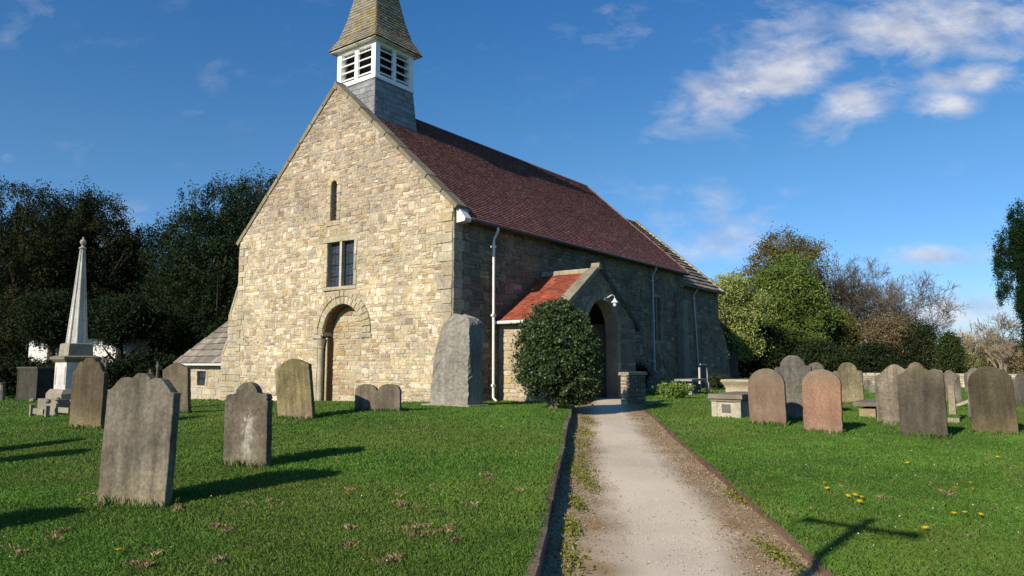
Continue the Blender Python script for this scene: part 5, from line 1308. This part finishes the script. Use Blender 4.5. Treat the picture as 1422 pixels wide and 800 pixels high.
# ------------------------------------------------------------------ grass
def blades(x, y, z, h, w, lean, C):
    n = len(x); th = RNG.uniform(0, 2*math.pi, n); ph = RNG.uniform(0, 2*math.pi, n); lx, ly = np.cos(ph)*lean*h, np.sin(ph)*lean*h
    dx, dy = np.cos(th)*w/2, np.sin(th)*w/2
    p0 = np.stack([x-dx, y-dy, z-.01], 1); p1 = np.stack([x+dx, y+dy, z-.01], 1)
    p2 = np.stack([x+lx*.4+dx*.7, y+ly*.4+dy*.7, z+h*.6], 1); p3 = np.stack([x+lx, y+ly, z+h*np.sqrt(np.clip(1-lean**2*.5, .1, 1))], 1)
    V = np.stack([p0, p1, p2, p3], 1).reshape(-1, 3); F = np.arange(4*n).reshape(n, 4)
    return V, F, np.repeat(C, 4, axis=0)
def sample_lawn(side, y0, y1, dens, wf, hf):
    X = []; 
    area_w = 1.62*y1+4; n = int(dens*area_w*(y1-y0)); y = RNG.uniform(y0, y1, n); x = RNG.uniform(-area_w/2, area_w/2, n)
    m = np.abs(x) < .78*y+.8
    m &= (x < kerb_x(y)-.03+RNG.normal(0, .018, n)) if side == 'L' else (x > edge_x(y)+.03+RNG.normal(0, .018, n))
    x, y = x[m], y[m]
    # keep clear of the church
    rx, ry = x-CC.x, y-CC.y; e = rx*E.x+ry*E.y; nn = -(rx*S.x+ry*S.y)
    m = ~((e > -.02) & (nn > -.05) & (nn < 11.3)) & ~((e > 2.2) & (e < 7.4) & (nn > -2.3) & (nn < 0)); x, y = x[m], y[m]
    if y1 > 22.5:
        m = ~((x > kerb_x(y)-.1) & (x < edge_x(y)+.05) & (y < 25.6)); x, y = x[m], y[m]
    z = np.where(y < 22.6, (HL if side == 'L' else HR)(x, y), base_z(x, y))
    n = len(x); a = vnoise(x, y, 1.3, 1); b = vnoise(x, y, .32, 2); c = vnoise(x, y, .11, 3)
    h = hf*(.55+.5*a+.35*b)*RNG.uniform(.6, 1.25, n); w = wf*RNG.uniform(.7, 1.3, n)
    C = np.array([(.086, .178, .024)])*(.62+.38*a+.30*b+.2*c)[:, None]*RNG.uniform(.8, 1.2, (n, 1))
    C2 = np.array([(.165, .195, .042)]); t = np.clip((vnoise(x, y, 1.9, 6)*.7+vnoise(x, y, .5, 16)*.3-.46)*2.6+(RNG.random(n) < .06)*.6, 0, 1)[:, None]*.55; C = C*(1-t)+C2*t
    dead = (RNG.random(n) < .035)[:, None]; C = np.where(dead, np.array([(.30, .25, .12)])*RNG.uniform(.7, 1.1, (n, 1)), C)
    return blades(x, y, z, h, w, RNG.uniform(.1, 1.0, n), C)
parts = []
for side in 'LR':
    for (y0, y1, dn, wf, hf) in ((4.2, 6.2, 7600, .0036, .034), (6.2, 9, 4600, .0045, .037), (9, 13, 2300, .0066, .040), (13, 18, 1000, .010, .044), (18, 26, 420, .017, .048), (26, 46, 90, .036, .06)):
        parts.append(sample_lawn(side, y0, y1, dn, wf, hf))
def join_parts(parts):
    o = 0; Vs_, Fs_, Cs_ = [], [], []
    for (v, f, c) in parts: Vs_.append(v); Fs_.append(f+o); Cs_.append(c); o += len(v)
    return np.concatenate(Vs_), np.concatenate(Fs_), np.concatenate(Cs_)
g = np_obj('grass', *join_parts(parts), M_GRASS); tag(g, 'short mown green grass covering both lawns of the churchyard', 'grass', kind='stuff')
# ragged grass hugging the headstones' feet
parts = []
for o in list(bpy.data.objects):
    if o.name.startswith('headstone') and o.parent is None:
        b = o.matrix_world.translation
        if b.y > 26 or abs(b.x) > b.y: continue
        w = o.dimensions.x/2; n = int(650*w); ax = Vector(o.matrix_world.col[0][:3]); ay = Vector(o.matrix_world.col[1][:3])
        uu = RNG.uniform(-w-.03, w+.03, n); vv = RNG.choice([-.02, .12], n)+RNG.normal(0, .02, n)
        x = b.x+ax.x*uu+ay.x*vv; y = b.y+ax.y*uu+ay.y*vv; z = np.full(n, b.z); C = np.array([(.075, .15, .02)])*RNG.uniform(.6, 1.3, (n, 1))
        parts.append(blades(x, y, z, RNG.uniform(.05, .13, n), .004+b.y*.0006*np.ones(n), RNG.uniform(.05, .6, n), C))
g = np_obj('long_grass', *join_parts(parts), M_GRASS); tag(g, 'longer unmown grass tufts around the feet of the headstones', 'grass', kind='stuff')
# dry clippings
clip_px = [(15, 765), (30, 772), (140, 705), (342, 702), (375, 699), (217, 773), (204, 789), (305, 783), (85, 742), (76, 752), (120, 690), (108, 645), (602, 678), (553, 690), (558, 705), (583, 709), (484, 737), (585, 735), (590, 745),
           (635, 753), (541, 783), (486, 760), (625, 737), (660, 705), (723, 684), (400, 703), (486, 683), (470, 640), (560, 668), (680, 668), (1225, 694), (1035, 638), (1140, 612), (1320, 690), (300, 735), (245, 707), (160, 640)]
parts = []
clip_px += [(px+random.uniform(-16, 16), py+random.uniform(-6, 6)) for px, py in clip_px for _ in range(1) if random.random() < .4]
for (px, py) in clip_px:
    p = gp(px, py); n = random.randint(8, 50) if py > 660 else random.randint(6, 22); ra, rb = random.uniform(.02, .06), random.uniform(.012, .028); th = random.uniform(0, 3.14)
    u1_, u2_ = RNG.normal(0, ra, n), RNG.normal(0, rb, n); x = p.x+u1_*math.cos(th)-u2_*math.sin(th); y = p.y+u1_*math.sin(th)+u2_*math.cos(th); z = np.full(n, p.z+.016)+RNG.uniform(0, .016, n)
    C = np.array([(.40, .28, .15)])*random.uniform(.7, 1.1)*RNG.uniform(.5, 1.15, (n, 1)); parts.append(blades(x, y, z, RNG.uniform(.015, .04, n), np.full(n, .0055), RNG.uniform(.7, 1.2, n), C))
g = np_obj('grass_clippings', *join_parts(parts), M_GRASS); tag(g, 'small heaps of dry brown grass clippings scattered on the lawn', 'clippings', kind='stuff')
# litter, pebbles and weeds on the path
n = 15000; y = RNG.uniform(4, 22, n)**1.0; tt = np.where(RNG.random(n) < .45, np.abs(RNG.normal(0, .13, n)), 1-np.abs(RNG.normal(0, .13, n))); tt = np.clip(tt, .015, .985)
x = kerb_x(y)+(edge_x(y)-kerb_x(y))*tt; z = HP(x, y)+.012; C = np.where((RNG.random(n) < .5)[:, None], np.array([(.30, .20, .10)]), np.array([(.42, .32, .19)]))*RNG.uniform(.5, 1.2, (n, 1))
V_, F_, C_ = leaves(np.stack([x, y, z], 1), .035, C, .3); V_[:, 2] = np.maximum(V_[:, 2], np.repeat(z, 4)-.006)
g = np_obj('dry_litter', V_, F_, C_, M_GRASS); tag(g, 'dry brown leaf and straw litter along both margins of the path', 'litter', kind='stuff')
n = 9000; y = RNG.uniform(4, 20, n); tt = np.where(RNG.random(n) < .6, RNG.beta(.5, .5, n), RNG.uniform(.02, .98, n)).clip(.02, .98); x = kerb_x(y)+(edge_x(y)-kerb_x(y))*tt; z = HP(x, y)+.004
s_ = RNG.uniform(.002, .006, n)*(1+y*.05); V_ = np.stack([np.stack([x+s_*a, y+s_*b_, z+s_*c_], 1) for a, b_, c_ in ((1, 0, 0), (0, 1, 0), (-1, 0, 0), (0, -1, 0), (0, 0, .9))], 1).reshape(-1, 3)
i5 = np.arange(n)*5; F_ = np.concatenate([np.stack([i5+a, i5+b_, i5+4], 1) for a, b_ in ((0, 1), (1, 2), (2, 3), (3, 0))]); C_ = np.repeat(np.array([(.52, .43, .31)])*RNG.uniform(.5, 1.1, (n, 1)), 5, axis=0)
g = np_obj('gravel', V_, F_, C_, M_PATH); tag(g, 'loose fine gravel on the pale path', 'gravel', kind='stuff')
parts = []
for (px, py, rr) in [(806, 618, .16), (812, 600, .14), (800, 655, .13), (815, 668, .12), (808, 642, .16), (790, 776, .10), (800, 700, .06), (818, 585, .14), (795, 735, .06), (1078, 772, .08), (1020, 690, .06)]:
    p = gp(px, py); n = 420; x = p.x+RNG.normal(0, rr*.55, n)+.03*np.sin(RNG.uniform(0, 30, n)); y = p.y+RNG.normal(0, rr*3.2, n); C = np.array([(.20, .21, .045)])*RNG.uniform(.5, 1.2, (n, 1))
    m_ = x > kerb_x(y)+.03; x, y, C = x[m_], y[m_], C[m_]
    P_ = np.stack([x, y, HP(x, y)+RNG.uniform(.008, .035, len(x))], 1); parts.append(leaves(P_, .03, C, .7))
g = np_obj('path_weeds', *join_parts(parts), M_PLANT); tag(g, 'yellow green creeping weeds growing on the path beside the left kerb', 'weeds', kind='stuff')
# dandelions
proto = None
for i, (px, py) in enumerate([(1127, 712), (1146, 677), (1170, 682), (1176, 695), (1195, 696), (1193, 704), (1186, 694), (1301, 666), (1329, 683), (1348, 677), (1350, 686), (1341, 718), (1361, 721), (1325, 720), (1184, 661), (1287, 742), (1135, 728), (1150, 685),
                              (164, 772), (303, 585), (717, 631), (734, 652), (1385, 640), (1262, 648)]):
    p = gp(px, py)
    if proto is None:
        m = MB()
        m.tube([Vector((0, 0, -.02)), Vector((.004, 0, .055))], .003, (.12, .2, .04), 5, cap=False); st = m
        t = thing('dandelion', 'yellow dandelion flower in the lawn grass', 'dandelion', (0, 0, 0), 'yellow dandelions dotted over the lawns')
        st.build('stalk', M_GRASS, t); m = MB()
        for k in range(26):
            a = k*2.4; r = .004+.019*math.sqrt(k/26.); q = Vector((math.cos(a)*r, math.sin(a)*r, .062-.25*r)); u_ = Vector((math.cos(a), math.sin(a), .35)).normalized(); w_ = Vector((-math.sin(a), math.cos(a), 0))
            m.add([q-w_*.003, q+u_*.009-w_*.0035, q+u_*.009+w_*.0035, q+w_*.003], [(0, 1, 2, 3)], (.80, .56, .01))
        m.lathe((0, 0, .045), [(.002, 0), (.016, .012), (.012, .018)], (.75, .50, .01), 10)
        m.build('flower', M_GRASS, t); proto = t; o = t
    else:
        o = proto.copy(); sc.collection.objects.link(o)
        for ch in proto.children:
            c = ch.copy(); sc.collection.objects.link(c); c.parent = o
    o.location = p; s_ = random.uniform(.8, 1.15); o.scale = (s_,)*3; o.rotation_euler = (random.uniform(-.3, .3), random.uniform(-.3, .3), random.uniform(0, 6))
n = 260; px_ = RNG.uniform(900, 1422, n); py_ = RNG.uniform(600, 780, n); P_ = []
for a, b_ in zip(px_, py_):
    q = gp(a, b_)
    if q.x > edge_x(q.y)+.1: P_.append((q.x, q.y, q.z+.05))
for _ in range(80):
    q = gp(random.uniform(0, 740), random.uniform(600, 790))
    if q.x < kerb_x(q.y)-.1: P_.append((q.x, q.y, q.z+.05))
V_, F_, C_ = leaves(np.array(P_), .012, np.tile([(.75, .75, .70)], (len(P_), 1)), .9)
g = np_obj('daisies', V_, F_, C_, M_GRASS); tag(g, 'tiny white daisies sprinkled through the lawn', 'daisies', kind='stuff')
for o in bpy.data.objects:
    if '_w' in o: del o['_w']
